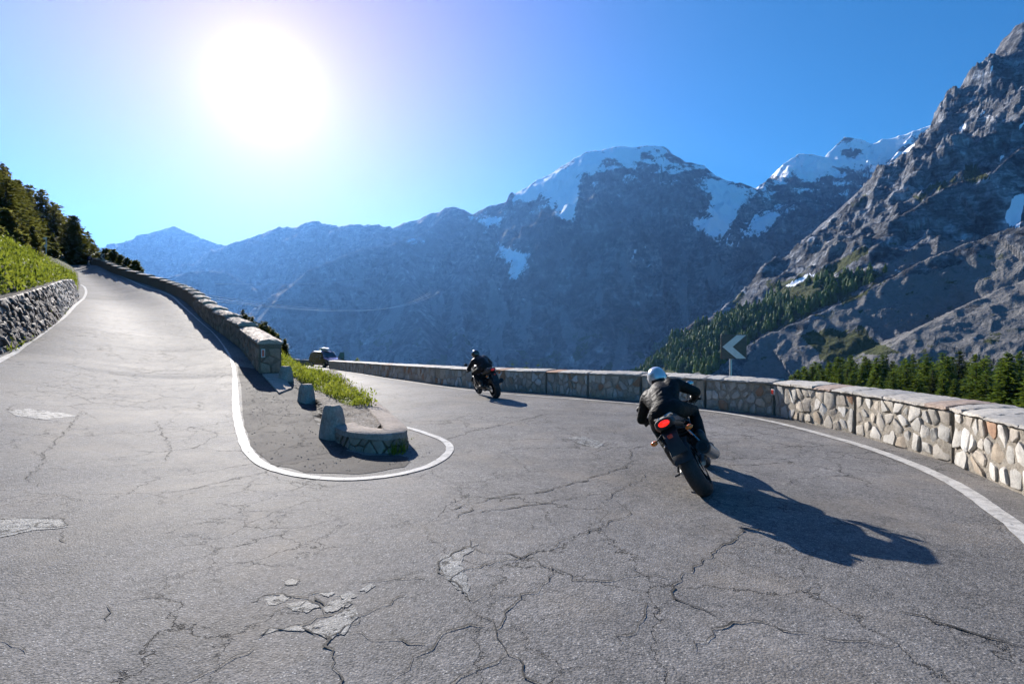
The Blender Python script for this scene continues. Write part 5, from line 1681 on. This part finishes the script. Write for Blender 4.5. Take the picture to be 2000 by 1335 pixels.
# ------------------------------------------------------------------ motorcycles
RX = Matrix.Rotation(R(90), 4, 'X')      # turns a lathe's axis into the wheel axle (y)
def wheel(parent, name, cx, rad, tw, rimr, disc_side, n=40, spokes=5):
    t = MB()
    prof = []
    for k in range(13):
        a = math.pi * k / 12
        prof.append((rimr + (rad - rimr) * math.sin(a) ** 0.75, -math.cos(a) * tw / 2))
    prof += [(rimr - 0.01, tw * 0.42), (rimr - 0.01, -tw * 0.42)]
    t.lathe(prof, n, Matrix.Translation((cx, 0, rad)) @ RX, closed=True)
    w = t.build(name, M['rubber'], parent, angle=60)
    rm = MB()
    rm.lathe([(rimr, -tw * .40), (rimr, tw * .40), (rimr - .03, tw * .38), (rimr - .045, 0), (rimr - .03, -tw * .38)], n, Matrix.Translation((cx, 0, rad)) @ RX, closed=True)
    rm.lathe([(0.045, -tw * .42), (0.045, tw * .42)], 16, Matrix.Translation((cx, 0, rad)) @ RX)
    for k in range(spokes):
        a = 2 * math.pi * k / spokes
        d = Vector((math.cos(a), 0, math.sin(a)))
        rm.tube([Vector((cx, 0, rad)) + d * .03, Vector((cx, 0, rad)) + d * (rimr - .03)], [.026, .018], 6)
    rm.build('rim', M['blackmetal'], w)
    ds = MB()
    ds.lathe([(0.07, 0.002), (0.125, 0.002), (0.125, -0.002), (0.07, -0.002)], 28, Matrix.Translation((cx, disc_side * tw * .5, rad)) @ RX, closed=True)
    ds.build('brake_disc', M['steel'], w)
    return w
def ellring(c, wy, hz_, n=14, sq=0.75, x=None):
    r_ = []
    for k in range(n):
        a = 2 * math.pi * k / n
        cy_ = math.copysign(abs(math.cos(a)) ** sq, math.cos(a)) * wy; cz = math.copysign(abs(math.sin(a)) ** sq, math.sin(a)) * hz_
        r_.append(Vector((c[0], c[1] + cy_, c[2] + cz)))
    return r_
def motorcycle(label, loc, heading, lean, tank, tailm, lampm, group):
    t = thing('motorcycle', label, 'motorcycle', loc, group=group)
    t.rotation_mode = 'QUATERNION'
    # local x forward, y left, z up; lean to the left about the contact line
    t.rotation_quaternion = (Matrix.Rotation(heading, 4, 'Z') @ Matrix.Rotation(-lean, 4, 'X')).to_quaternion()
    wheel(t, 'rear_wheel', 0.0, 0.315, 0.185, 0.215, -1)
    wheel(t, 'front_wheel', 1.40, 0.30, 0.12, 0.215, 1)
    m = MB()
    for s in (-1, 1):
        m.tube([(0, s * .125, .315), (.25, s * .125, .345), (.52, s * .10, .39)], [.024, .03, .034], 8)
    m.tube([(.36, -.11, .36), (.36, .11, .36)], .026, 8)
    m.build('swingarm', M['alu'], t)
    m = MB(); m.lathe([(0.02, -.008), (.105, -.008), (.105, .008), (.02, .008)], 26, Matrix.Translation((0, .105, .315)) @ RX)
    m.build('sprocket', M['steel'], t)
    m = MB(); m.tube([(0, .105, .42), (.50, .105, .44)], .012, 6); m.tube([(0, .105, .21), (.50, .105, .34)], .012, 6); m.build('chain', M['blackmetal'], t)
    m = MB()
    m.box((.72, 0, .42), (.42, .30, .26)); m.box((.84, 0, .60), (.22, .26, .24)); m.box((.60, 0, .30), (.3, .24, .12))
    for k in range(6): m.box((.84, 0, .50 + .04 * k), (.27, .30, .014))
    m.lathe([(0.0, -.19), (.10, -.19), (.115, -.15), (.115, .15), (.10, .19), (0, .19)], 20, Matrix.Translation((.62, 0, .42)) @ RX)
    m.build('engine', M['blackmetal'], t, bevel=0.01)
    m = MB()
    for s in (-1, 1):
        m.tube([(1.10, s * .04, .93), (.90, s * .13, .72), (.58, s * .14, .62), (.50, s * .13, .40)], .019, 8)
        m.tube([(1.12, s * .04, .82), (.92, s * .12, .60), (.72, s * .14, .50)], .017, 8)
        m.tube([(.90, s * .13, .72), (.86, s * .13, .58), (.62, s * .14, .62)], .015, 8)
        m.tube([(.58, s * .13, .64), (.25, s * .09, .77), (-.10, s * .06, .83)], .014, 8)
    m.build('frame', M['blackmetal'], t)
    # tank: swelling forward
    m = MB()
    m.loft([ellring((.60, 0, .83), .085, .07), ellring((.66, 0, .86), .13, .105), ellring((.78, 0, .885), .165, .135), ellring((.92, 0, .895), .175, .14), ellring((1.02, 0, .885), .145, .115), ellring((1.09, 0, .87), .09, .07)])
    m.build('fuel_tank', M[tank], t, angle=70)
    m = MB()
    m.loft([ellring((.66, 0, .815), .10, .035), ellring((.52, 0, .815), .145, .045), ellring((.36, 0, .835), .14, .05), ellring((.24, 0, .875), .125, .05), ellring((.06, 0, .905), .105, .04), ellring((-.06, 0, .915), .08, .025)])
    m.build('seat', M['seatvinyl'], t, angle=70)
    m = MB()
    m.loft([ellring((.42, 0, .765), .13, .05), ellring((.22, 0, .80), .145, .07), ellring((.02, 0, .85), .13, .075), ellring((-.14, 0, .885), .115, .065), ellring((-.215, 0, .90), .095, .05)])
    tl = m.build('tail_unit', M['blackplastic'], t, angle=70)
    m = MB()
    for s in (-1, 1):
        m.loft([[Vector((.34, s * .142, .80)), Vector((.30, s * .142, .75)), Vector((.30, s * .152, .75)), Vector((.34, s * .152, .80))],
                [Vector((.05, s * .132, .885)), Vector((.05, s * .138, .825)), Vector((.05, s * .147, .825)), Vector((.05, s * .141, .885))],
                [Vector((-.13, s * .105, .91)), Vector((-.13, s * .112, .87)), Vector((-.13, s * .122, .87)), Vector((-.13, s * .115, .91))]])
    m.build('tail_panel', M[tailm], tl)
    m = MB(); m.ball((-.212, 0, .895), (.022, .066, .034), 18, 10); m.build('tail_light', M[lampm], tl)
    m = MB()
    for s in (-1, 1): m.tube([(.02, s * .10, .93), (-.08, s * .09, .955), (-.15, s * .03, .955)], .010, 6)
    m.build('grab_rail', M['steel'], t)
    m = MB()
    m.loft([[Vector((-.13, -.085, .83)), Vector((-.13, .085, .83)), Vector((-.11, .085, .83)), Vector((-.11, -.085, .83))],
            [Vector((-.27, -.075, .72)), Vector((-.27, .075, .72)), Vector((-.25, .075, .71)), Vector((-.25, -.075, .71))],
            [Vector((-.31, -.09, .56)), Vector((-.31, .09, .56)), Vector((-.295, .09, .555)), Vector((-.295, -.09, .555))]])
    m.build('plate_holder', M['blackplastic'], t)
    m = MB(); m.box((-.285, 0, .755), (.014, .055, .04)); m.build('reflector', M['redreflect'], t, bevel=.004)
    # hugger close over the tyre
    m = MB(); pr = []
    for k in range(9):
        a = R(35 + k * 15)
        pr.append([Vector((math.cos(a) * r_, y, .315 + math.sin(a) * r_)) for (r_, y) in ((.335, -.105), (.35, -.05), (.352, .05), (.335, .105), (.330, .105), (.343, .05), (.341, -.05), (.330, -.105))])
    m.loft(pr); m.build('rear_mudguard', M['blackplastic'], t, angle=60)
    for s in (-1, 1):
        m = MB(); m.tube([(-.14, s * .07, .80), (-.16, s * .17, .755)], .009, 6); st = m.build('indicator', M['blackplastic'], t)
        m = MB(); m.ball((-.165, s * .205, .745), (.03, .042, .027), 12, 8); m.build('lens', M['amber'], st)
    # exhaust
    m = MB()
    m.tube([(.95, -.07, .50), (1.0, -.09, .34), (.80, -.13, .25), (.50, -.20, .25), (.36, -.245, .29)], .024, 10)
    m.build('exhaust_pipe', M['alu'], t)
    m = MB()
    a = Vector((.38, -.245, .285)); b = Vector((-.12, -.225, .495))
    m.tube([a, a.lerp(b, .1), a.lerp(b, .95), b], [.03, .066, .070, .066], 22)
    mf = m.build('muffler', M['alu'], t, angle=50)
    d = (b - a).normalized()
    m = MB(); m.tube([b - d * .03, b + d * .012], [.0725, .0725], 22); m.build('end_ring', M['blackplastic'], mf)
    m = MB(); m.tube([b + d * .010, b + d * .032], [.040, .040], 18, caps=False); m.tube([b + d * .032, b + d * .0135], [.040, .030], 18, caps=True); m.build('outlet', M['blackmetal'], mf)
    m = MB(); m.tube([a.lerp(b, .6), (.20, -.13, .72)], .012, 6); m.build('muffler_bracket', M['steel'], t)
    # fork, bars, lamp
    for s in (-1, 1):
        m = MB(); m.tube([(1.40, s * .095, .30), (1.25, s * .095, .62)], .028, 10); m.tube([(1.25, s * .095, .62), (1.08, s * .095, .98)], .022, 10); m.build('fork_leg', M['steel'], t)
    m = MB(); m.box((1.13, 0, .88), (.07, .24, .035)); m.box((1.08, 0, .99), (.07, .24, .03)); m.build('fork_yoke', M['blackmetal'], t, bevel=.008)
    hb_ = MB(); hb_.tube([(.97, .36, .875), (1.02, .22, .905), (1.07, .08, .97), (1.07, -.08, .97), (1.02, -.22, .905), (.97, -.36, .875)], .012, 8); hbo = hb_.build('handlebar', M['blackmetal'], t)
    for s in (-1, 1):
        m = MB(); m.tube([(1.0, s * .24, .895), (.965, s * .37, .873)], .018, 10); m.tube([(.965, s * .37, .873), (.958, s * .395, .868)], .020, 10); m.build('grip', M['rubber'], hbo)
        m = MB(); m.tube([(1.05, s * .22, .91), (1.08, s * .31, .905), (1.04, s * .38, .895)], .007, 6); m.build('lever', M['steel'], hbo)
        m = MB(); m.tube([(1.02, s * .22, .915), (1.07, s * .29, 1.01), (1.06, s * .33, 1.05)], .006, 6); mo = m.build('mirror', M['blackmetal'], t)
        m = MB(); m.ball((1.06, s * .35, 1.08), (.022, .062, .042), 14, 8); m.build('mirror_shell', M['steel'] if s < 0 else M['blackplastic'], mo)
    m = MB(); m.loft([ellring((1.12, 0, .92), .07, .07), ellring((1.20, 0, .93), .105, .11), ellring((1.27, 0, .92), .10, .10)]); m.build('headlight', M['blackplastic'], t, angle=70)
    m = MB(); pr = []
    for k in range(9):
        a = R(20 + k * 17)
        pr.append([Vector((1.40 + math.cos(a) * r_, y, .30 + math.sin(a) * r_)) for (r_, y) in ((.315, -.075), (.33, -.03), (.33, .03), (.315, .075), (.31, .075), (.322, .03), (.322, -.03), (.31, -.075))])
    m.loft(pr); m.build('front_mudguard', M[tank], t, angle=60)
    for s in (-1, 1):
        m = MB(); m.tube([(.50, s * .13, .36), (.50, s * .25, .35)], .014, 8); m.build('footpeg', M['steel'], t)
    m = MB(); m.tube([(.30, .12, .45), (.22, .20, .30)], .012, 6); m.box((.22, .22, .28), (.05, .06, .02)); m.build('side_stand', M['blackmetal'], t)
    return t

# ------------------------------------------------------------------ people
def capsule(mb, pts, rad, n=12):
    """tapered limb with rounded ends"""
    pts = [Vector(p) for p in pts]
    mb.tube(pts, rad, n)
    for p, r_ in zip(pts, rad): mb.ball(p, (r_ * .99,) * 3, 10, 8)
def hand(parent, grip_a, grip_b, wrist, side, mat):
    """glove closed round a bar running from grip_a (inner) to grip_b (outer)"""
    a = Vector(grip_a); b = Vector(grip_b); w = Vector(wrist)
    ax = (b - a).normalized()
    c = (a + b) / 2
    back = (w - c); back -= ax * back.dot(ax); back.normalize()
    up = ax.cross(back); 
    if up.z < 0: up = -up
    m = MB()
    capsule(m, [w, w.lerp(c + back * .03 + up * .012, .55), c + back * .028 + up * .022], [.032, .037, .033], 10)
    offs = (-.030, -.010, .011, .031); ln = (.95, 1.05, 1.0, .8)
    for o_, l_ in zip(offs, ln):
        p0 = c + ax * o_ + back * .030 + up * .026
        m.tube([p0, c + ax * o_ + up * .036 * l_ - back * .004, c + ax * o_ - back * .032 * l_ + up * .020, c + ax * o_ - back * .034 * l_ - up * .012, c + ax * o_ - back * .012 - up * .028 * l_], [.0115, .0115, .011, .010, .008], 7)
    i0 = c - ax * .040 + back * .03
    m.tube([i0 + up * .01, c - ax * .052 + back * .012 - up * .020, c - ax * .046 - back * .016 - up * .026, c - ax * .030 - back * .024 - up * .014], [.013, .0125, .011, .009], 7)
    m.build('glove', M[mat], parent)
def foot(parent, ankle, toe, mat, width=.048):
    a = Vector(ankle); t = Vector(toe)
    d = (t - a); d.z = 0; d.normalize()
    m = MB()
    capsule(m, [a + Vector((0, 0, .12)), a, a - d * .04 - Vector((0, 0, .045))], [.058, .054, .045], 12)
    capsule(m, [a - d * .05 - Vector((0, 0, .05)), a.lerp(t, .5) - Vector((0, 0, .015)), t], [.045, width, .036], 12)
    o = m.build('boot', M[mat], parent)
    rmod = o.modifiers.new('remesh', 'REMESH'); rmod.mode = 'VOXEL'; rmod.voxel_size = .012; rmod.use_smooth_shade = True
    return o
def helmet(parent, c, yaw, pitch, mat, roll=0.0, peak=False):
    hm_ = Matrix.Translation(c) @ Matrix.Rotation(yaw, 4, 'Z') @ Matrix.Rotation(pitch, 4, 'Y') @ Matrix.Rotation(roll, 4, 'X')
    m = MB()
    # full-face shell: egg with a chin bar, lower rim cut flat
    n, k = 28, 18
    for j in range(k + 1):
        th = math.pi * 0.80 * j / k
        for i in range(n):
            a = 2 * math.pi * i / n
            x = math.cos(a) * math.sin(th); y = math.sin(a) * math.sin(th); z = math.cos(th)
            fx = .152 if x > 0 else .138
            chin = .022 * max(0, x) * max(0, -z + .2)
            m.v.append(hm_ @ Vector((x * fx + chin, y * .122, z * .142 + (0.0 if z > -.3 else 0.01))))
    for j in range(k):
        for i in range(n):
            i2 = (i + 1) % n
            m.f.append((j * n + i, (j + 1) * n + i, (j + 1) * n + i2, j * n + i2))
    m.f.append(tuple(k * n + i for i in range(n)))
    h = m.build('helmet', M[mat], parent, angle=80)
    v = MB(); rows = []
    for j in range(6):
        z = -.035 + .085 * j / 5
        row = []
        for i in range(15):
            a = R(-72 + 144 * i / 14)
            s_ = math.sqrt(max(0.05, 1 - (z / .142) ** 2))
            row.append(hm_ @ Vector((math.cos(a) * .152 * s_ * 1.03 + .002, math.sin(a) * .122 * s_ * 1.03, z + .01)))
        rows.append(row)
    b = 0
    for row in rows: v.v += row
    for j in range(5):
        for i in range(14):
            q = j * 15 + i; v.f.append((q, q + 1, q + 16, q + 15))
    v.build('visor', M['visor'], h)
    bp_ = MB()
    for j in range(6):
        z = -.108 + .075 * j / 5
        for i in range(13):
            a = math.pi + R(-62 + 124 * i / 12) * (1 - .35 * j / 5)
            s_ = math.sqrt(max(0.05, 1 - (z / .142) ** 2))
            bp_.v.append(hm_ @ Vector((math.cos(a) * .138 * s_ * 1.022, math.sin(a) * .122 * s_ * 1.022, z)))
    for j in range(5):
        for i in range(12):
            q = j * 13 + i; bp_.f.append((q, q + 1, q + 14, q + 13))
    bp_.build('rear_panel', M['blackplastic'], h)
    for s_ in (-1, 1):
        rv = MB(); rv.ball(hm_ @ Vector((.02, s_ * .121, .0)), (.018, .010, .018), 10, 6); rv.build('visor_pivot', M['blackplastic'], h)
    nb = MB(); nb.lathe([(.098, 0), (.106, -.012), (.098, -.02), (.08, -.02)], 24, hm_ @ Matrix.Translation((-.004, 0, -.115)) @ Matrix.Diagonal((1.15, 1, 1, 1)))
    nb.build('neck_roll', M['blackplastic'], h)
    return h
def rider(label, bike, suitm, helm, headyaw, shift, torso_roll, group, visor_pitch=.1):
    t = thing('person', label, 'person', bike.location, group=group)
    t.rotation_mode = 'QUATERNION'; t.rotation_quaternion = bike.rotation_quaternion.copy()
    def S(x, y, z):
        # the upper body stays a little more upright than the machine
        k = max(0.0, z - .86)
        return Vector((x, y + shift * k / .7, z))
    m = MB()
    pel = S(.40, 0, .965)
    capsule(m, [S(.30, .085, .95), S(.30, -.085, .95)], [.125, .125])
    capsule(m, [S(.30, 0, .95), S(.40, 0, 1.03), S(.52, 0, 1.10), S(.64, 0, 1.16)], [.155, .155, .170, .150], 16)
    capsule(m, [S(.44, .07, 1.05), S(.63, .14, 1.17)], [.115, .11]); capsule(m, [S(.44, -.07, 1.05), S(.63, -.14, 1.17)], [.115, .11])
    capsule(m, [S(.67, .19, 1.175), S(.67, -.19, 1.175)], [.085, .085])
    capsule(m, [S(.70, 0, 1.19), S(.80, 0, 1.26)], [.09, .070])
    hands = {}
    for s in (-1, 1):
        sh = S(.67, s * .205, 1.17); el = S(.78, s * .38, .97); wr = Vector((.925, s * .325, .905))
        capsule(m, [sh, sh.lerp(el, .5), el, el.lerp(wr, .45), wr], [.080, .070, .060, .055, .040])
        hp = S(.32, s * .10, .94); kn = Vector((.80, s * .245, .79)); an = Vector((.47, s * .195, .47))
        capsule(m, [hp, hp.lerp(kn, .5), kn, kn.lerp(an, .4), an], [.122, .102, .078, .074, .055])
        hands[s] = wr
    o = m.build('body', M[suitm], t)
    rm = o.modifiers.new('remesh', 'REMESH'); rm.mode = 'VOXEL'; rm.voxel_size = .014; rm.use_smooth_shade = True
    sm = o.modifiers.new('smooth', 'SMOOTH'); sm.factor = .5; sm.iterations = 5
    for s in (-1, 1):
        hand(t, (.995, s * .25, .895), (.968, s * .36, .875), hands[s], s, 'glove')
        foot(t, (.455, s * .20, .43), (.60, s * .235, .355), 'boot')
    head = S(.875, 0, 1.345)
    # skin-coloured head inside, as far as the visor shows it
    helmet(t, head, headyaw, visor_pitch, helm, torso_roll)
    return t

def on_road(px, py): return G(px, py)
b1p = on_road(1384, 966)
bike1 = motorcycle('black naked motorcycle with purple tank leaning into the bend in the foreground', b1p, R(90 - 21), R(30), 'purple', 'tailpaint', 'redlamp', None)
bike1.location.z += 0.0
rider('person in black leathers and silver helmet riding the near motorcycle, leaning left', bike1, 'suit', 'silverhelmet', R(10), -0.09, R(14), None)
b2p = on_road(970, 777)
bike2 = motorcycle('dark motorcycle farther down the road beside the guard wall', b2p, R(90 + 25), R(14), 'blackplastic', 'blackplastic', 'redlamp_dim', None)
rider('person in dark riding suit and black helmet on the far motorcycle', bike2, 'suit2', 'blackhelmet', R(8), 0.02, R(6), None)

# ------------------------------------------------------------------ van with open door
def van():
    w = P(636, 717, 57); g = rz1(w.x, w.y)
    t = thing('parked_van', 'dark blue van with a silver roof box and one front door open', 'van', (w.x, w.y, g), (0, 0, R(-44)))
    W = 0.90
    # cross-sections from front to back: x, half width low, half width high, z floor, z belt, z roof
    prof = [(2.30, .62, .55, .32, .62, .66), (2.22, .80, .74, .24, .78, .86), (1.55, .90, .84, .24, .98, 1.04), (1.25, .90, .80, .24, 1.02, 1.12), (.55, .91, .66, .24, 1.04, 1.72), (-.2, .92, .68, .24, 1.04, 1.80), (-1.6, .92, .68, .24, 1.04, 1.78), (-2.15, .90, .66, .26, 1.02, 1.70), (-2.32, .86, .70, .34, 1.0, 1.10)]
    rings = []
    for (x, wl, wh, zf, zb, zr) in prof:
        rings.append([Vector((x, -wl * .94, zf)), Vector((x, -wl, zf + .25)), Vector((x, -wl, zb)), Vector((x, -wh, zr - .05)), Vector((x, -wh + .12, zr)), Vector((x, wh - .12, zr)), Vector((x, wh, zr - .05)), Vector((x, wl, zb)), Vector((x, wl, zf + .25)), Vector((x, wl * .94, zf))])
    m = MB(); m.loft(rings); m.build('body', M['carpaint'], t, bevel=.02, angle=30)
    def quad(name, pts, mat, th=.012):
        p = [Vector(q) for q in pts]
        n = (p[1] - p[0]).cross(p[2] - p[0]).normalized()
        c = sum(p, Vector()) / len(p)
        if n.dot(c - Vector((0, 0, .9))) < 0: n = -n
        mm = MB(); mm.loft([[q - n * .004 for q in p], [q + n * th for q in p]]); return mm.build(name, mat, t, smooth=False)
    quad('windscreen', [(1.22, -.72, 1.14), (1.22, .72, 1.14), (.60, .60, 1.68), (.60, -.60, 1.68)], M['glass'])
    for s in (-1, 1):
        for (x0, x1) in ((.95, .25), (.15, -.85), (-.95, -1.95)):
            quad('side_window', [(x0 if x0 < .9 else 1.0, s * .875, 1.10), (x1, s * .885, 1.10), (x1 + (.04 if x1 < -1.8 else 0), s * .715, 1.64), (x0 if x0 < .9 else .58, s * .70, 1.62)], M['glass'])
        mm = MB(); mm.ball((2.16, s * .62, .74), (.10, .17, .085), 12, 8); mm.build('headlight', M['silverbox'], t)
        mm = MB(); mm.ball((1.05, s * 1.02, 1.10), (.06, .10, .08), 10, 8); mm.build('side_mirror', M['blackplastic'], t)
        for x in (1.45, -1.45):
            mm = MB(); mm.lathe([(.20, -.10), (.30, -.10), (.325, -.06), (.325, .06), (.30, .10), (.20, .10)], 24, Matrix.Translation((x, s * .84, .325)) @ RX, closed=True); wo = mm.build('wheel', M['rubber'], t)
            mm = MB(); mm.lathe([(0.0, -.085), (.20, -.085), (.20, .085), (0, .085)], 20, Matrix.Translation((x, s * .84, .325)) @ RX); mm.build('hubcap', M['alu'], wo)
    mm = MB(); mm.box((2.30, 0, .43), (.12, 1.5, .2)); mm.build('bumper', M['blackplastic'], t, bevel=.04)
    mm = MB(); mm.box((2.30, 0, .66), (.03, .7, .10)); mm.build('grille', M['blackplastic'], t, bevel=.01)
    mm = MB(); mm.box((2.372, 0, .45), (.012, .52, .11)); mm.build('number_plate', M['whitepaint'], t)
    # open door on its left side
    dm = Matrix.Translation((1.0, .92, 0)) @ Matrix.Rotation(R(-68), 4, 'Z')
    mm = MB(); mm.box((-.52, 0, .70), (1.04, .07, .72), dm)
    for a, b in (((-.02, 0, 1.06), (-.42, 0, 1.62)), ((-.42, 0, 1.62), (-1.02, 0, 1.64)), ((-1.02, 0, 1.64), (-1.02, 0, 1.06))):
        mm.tube([dm @ Vector(a), dm @ Vector(b)], .035, 6)
    d = mm.build('door', M['carpaint'], t, bevel=.012)
    mm = MB(); mm.loft([[dm @ Vector((x, y, z)) for (x, z) in ((-.06, 1.07), (-.44, 1.6), (-1.0, 1.61), (-1.0, 1.07))] for y in (-.008, .008)]); mm.build('door_window', M['glass'], d, smooth=False)
    # roof box
    b = thing('roof_box', 'silver roof box carried on the parked dark van', 'roof box', (w.x, w.y, g + 1.80), (0, 0, R(-44)))
    rings = []
    for (x, wy, h0, h1) in ((.65, .14, .10, .20), (.5, .26, .06, .27), (.1, .36, .05, .36), (-.7, .38, .05, .36), (-1.0, .33, .06, .30), (-1.1, .22, .10, .22)):
        rings.append([Vector((x, -wy, h0)), Vector((x, -wy * 1.02, (h0 + h1) / 2)), Vector((x, -wy * .8, h1)), Vector((x, wy * .8, h1)), Vector((x, wy * 1.02, (h0 + h1) / 2)), Vector((x, wy, h0))])
    m = MB(); m.loft(rings); m.build('shell', M['silverbox'], b, bevel=.02)
    m = MB()
    for x in (.25, -.7): m.tube([(x, -.6, .04), (x, .6, .04)], .018, 8)
    m.build('crossbar', M['blackmetal'], b)
van()

# ------------------------------------------------------------------ cyclist
def cyclist():
    p = G(172, 520.5)
    hd = R(115)
    t = thing('bicycle', 'road bicycle ridden at the far top of the upper road', 'bicycle', p, (0, 0, hd))
    for nm, x in (('rear_wheel', 0.0), ('front_wheel', 1.0)):
        m = MB(); m.lathe([(.315, -.014), (.34, -.008), (.345, 0), (.34, .008), (.315, .014)], 30, Matrix.Translation((x, 0, .345)) @ RX, closed=True); wo = m.build(nm, M['rubber'], t)
        m = MB()
        m.lathe([(.018, -.03), (.018, .03)], 8, Matrix.Translation((x, 0, .345)) @ RX)
        for k in range(16):
            a = 2 * math.pi * k / 16
            m.tube([(x, 0, .345), (x + math.cos(a) * .318, 0, .345 + math.sin(a) * .318)], .0025, 4)
        m.build('spokes', M['steel'], wo)
    m = MB()
    A_, B_, C_, D_ = (.0, 0, .345), (.42, 0, .29), (.30, 0, .86), (.86, 0, .84)
    for a, b in ((A_, B_), (A_, (.31, 0, .78)), (B_, C_), (B_, (.88, 0, .72)), ((.31, 0, .80), D_), (D_, (.90, 0, .66)), ((.90, 0, .66), (1.0, 0, .345))): m.tube([a, b], .017, 8)
    m.build('frame', M['whitepaint'], t)
    m = MB(); m.loft([ellring((.18, 0, .92), .07, .02), ellring((.32, 0, .93), .05, .02), ellring((.44, 0, .925), .02, .015)]); m.build('saddle', M['blackplastic'], t)
    m = MB(); m.tube([(.84, -.21, .93), (.90, -.20, .95), (.88, 0, .94), (.90, .20, .95), (.84, .21, .93)], .013, 8); m.tube([(.86, 0, .84), (.88, 0, .94)], .015, 8); m.build('handlebar', M['blackmetal'], t)
    m = MB(); m.tube([(.42, .09, .29), (.50, .10, .16)], .011, 6); m.tube([(.42, -.09, .29), (.34, -.10, .42)], .011, 6); m.tube([(.42, -.1, .29), (.42, .1, .29)], .02, 8); m.build('crank', M['steel'], t)
    r_ = thing('person', 'cyclist in dark clothes riding at the far top of the upper road', 'person', p, (0, 0, hd))
    m = MB()
    capsule(m, [(.28, .07, .98), (.28, -.07, .98)], [.11, .11])
    capsule(m, [(.30, 0, 1.0), (.46, 0, 1.18), (.62, 0, 1.32)], [.125, .135, .13], 14)
    capsule(m, [(.62, .16, 1.34), (.62, -.16, 1.34)], [.075, .075]); capsule(m, [(.64, 0, 1.36), (.72, 0, 1.44)], [.07, .055])
    for s in (-1, 1):
        capsule(m, [(.62, s * .18, 1.33), (.72, s * .22, 1.13), (.85, s * .20, .99)], [.06, .05, .035])
        k = (.58, s * .12, .80 if s > 0 else .92); a = (.47, s * .11, .24 if s > 0 else .46)
        capsule(m, [(.29, s * .09, .96), k, a], [.10, .07, .045])
    o = m.build('body', M['jersey'], r_)
    rm = o.modifiers.new('remesh', 'REMESH'); rm.mode = 'VOXEL'; rm.voxel_size = .016; rm.use_smooth_shade = True
    m = MB(); m.ball((.80, 0, 1.53), (.095, .078, .115), 14, 10); m.build('head', M['skin'], r_)
    m = MB(); m.ball((.79, 0, 1.575), (.125, .092, .09), 16, 8); m.build('helmet', M['blackhelmet'], r_)
    for s in (-1, 1):
        hand(r_, (.875, s * .15, .95), (.895, s * .20, .95), (.84, s * .20, 1.0), s, 'skin')
        zz = .20 if s > 0 else .42
        foot(r_, (.45, s * .11, zz), (.58, s * .12, zz - .06), 'boot', .04)
cyclist()
for _o in [o_ for o_ in bpy.data.objects if o_.name.startswith('larch_tree') and o_.parent is None and o_.location.length < 1]:
    pass
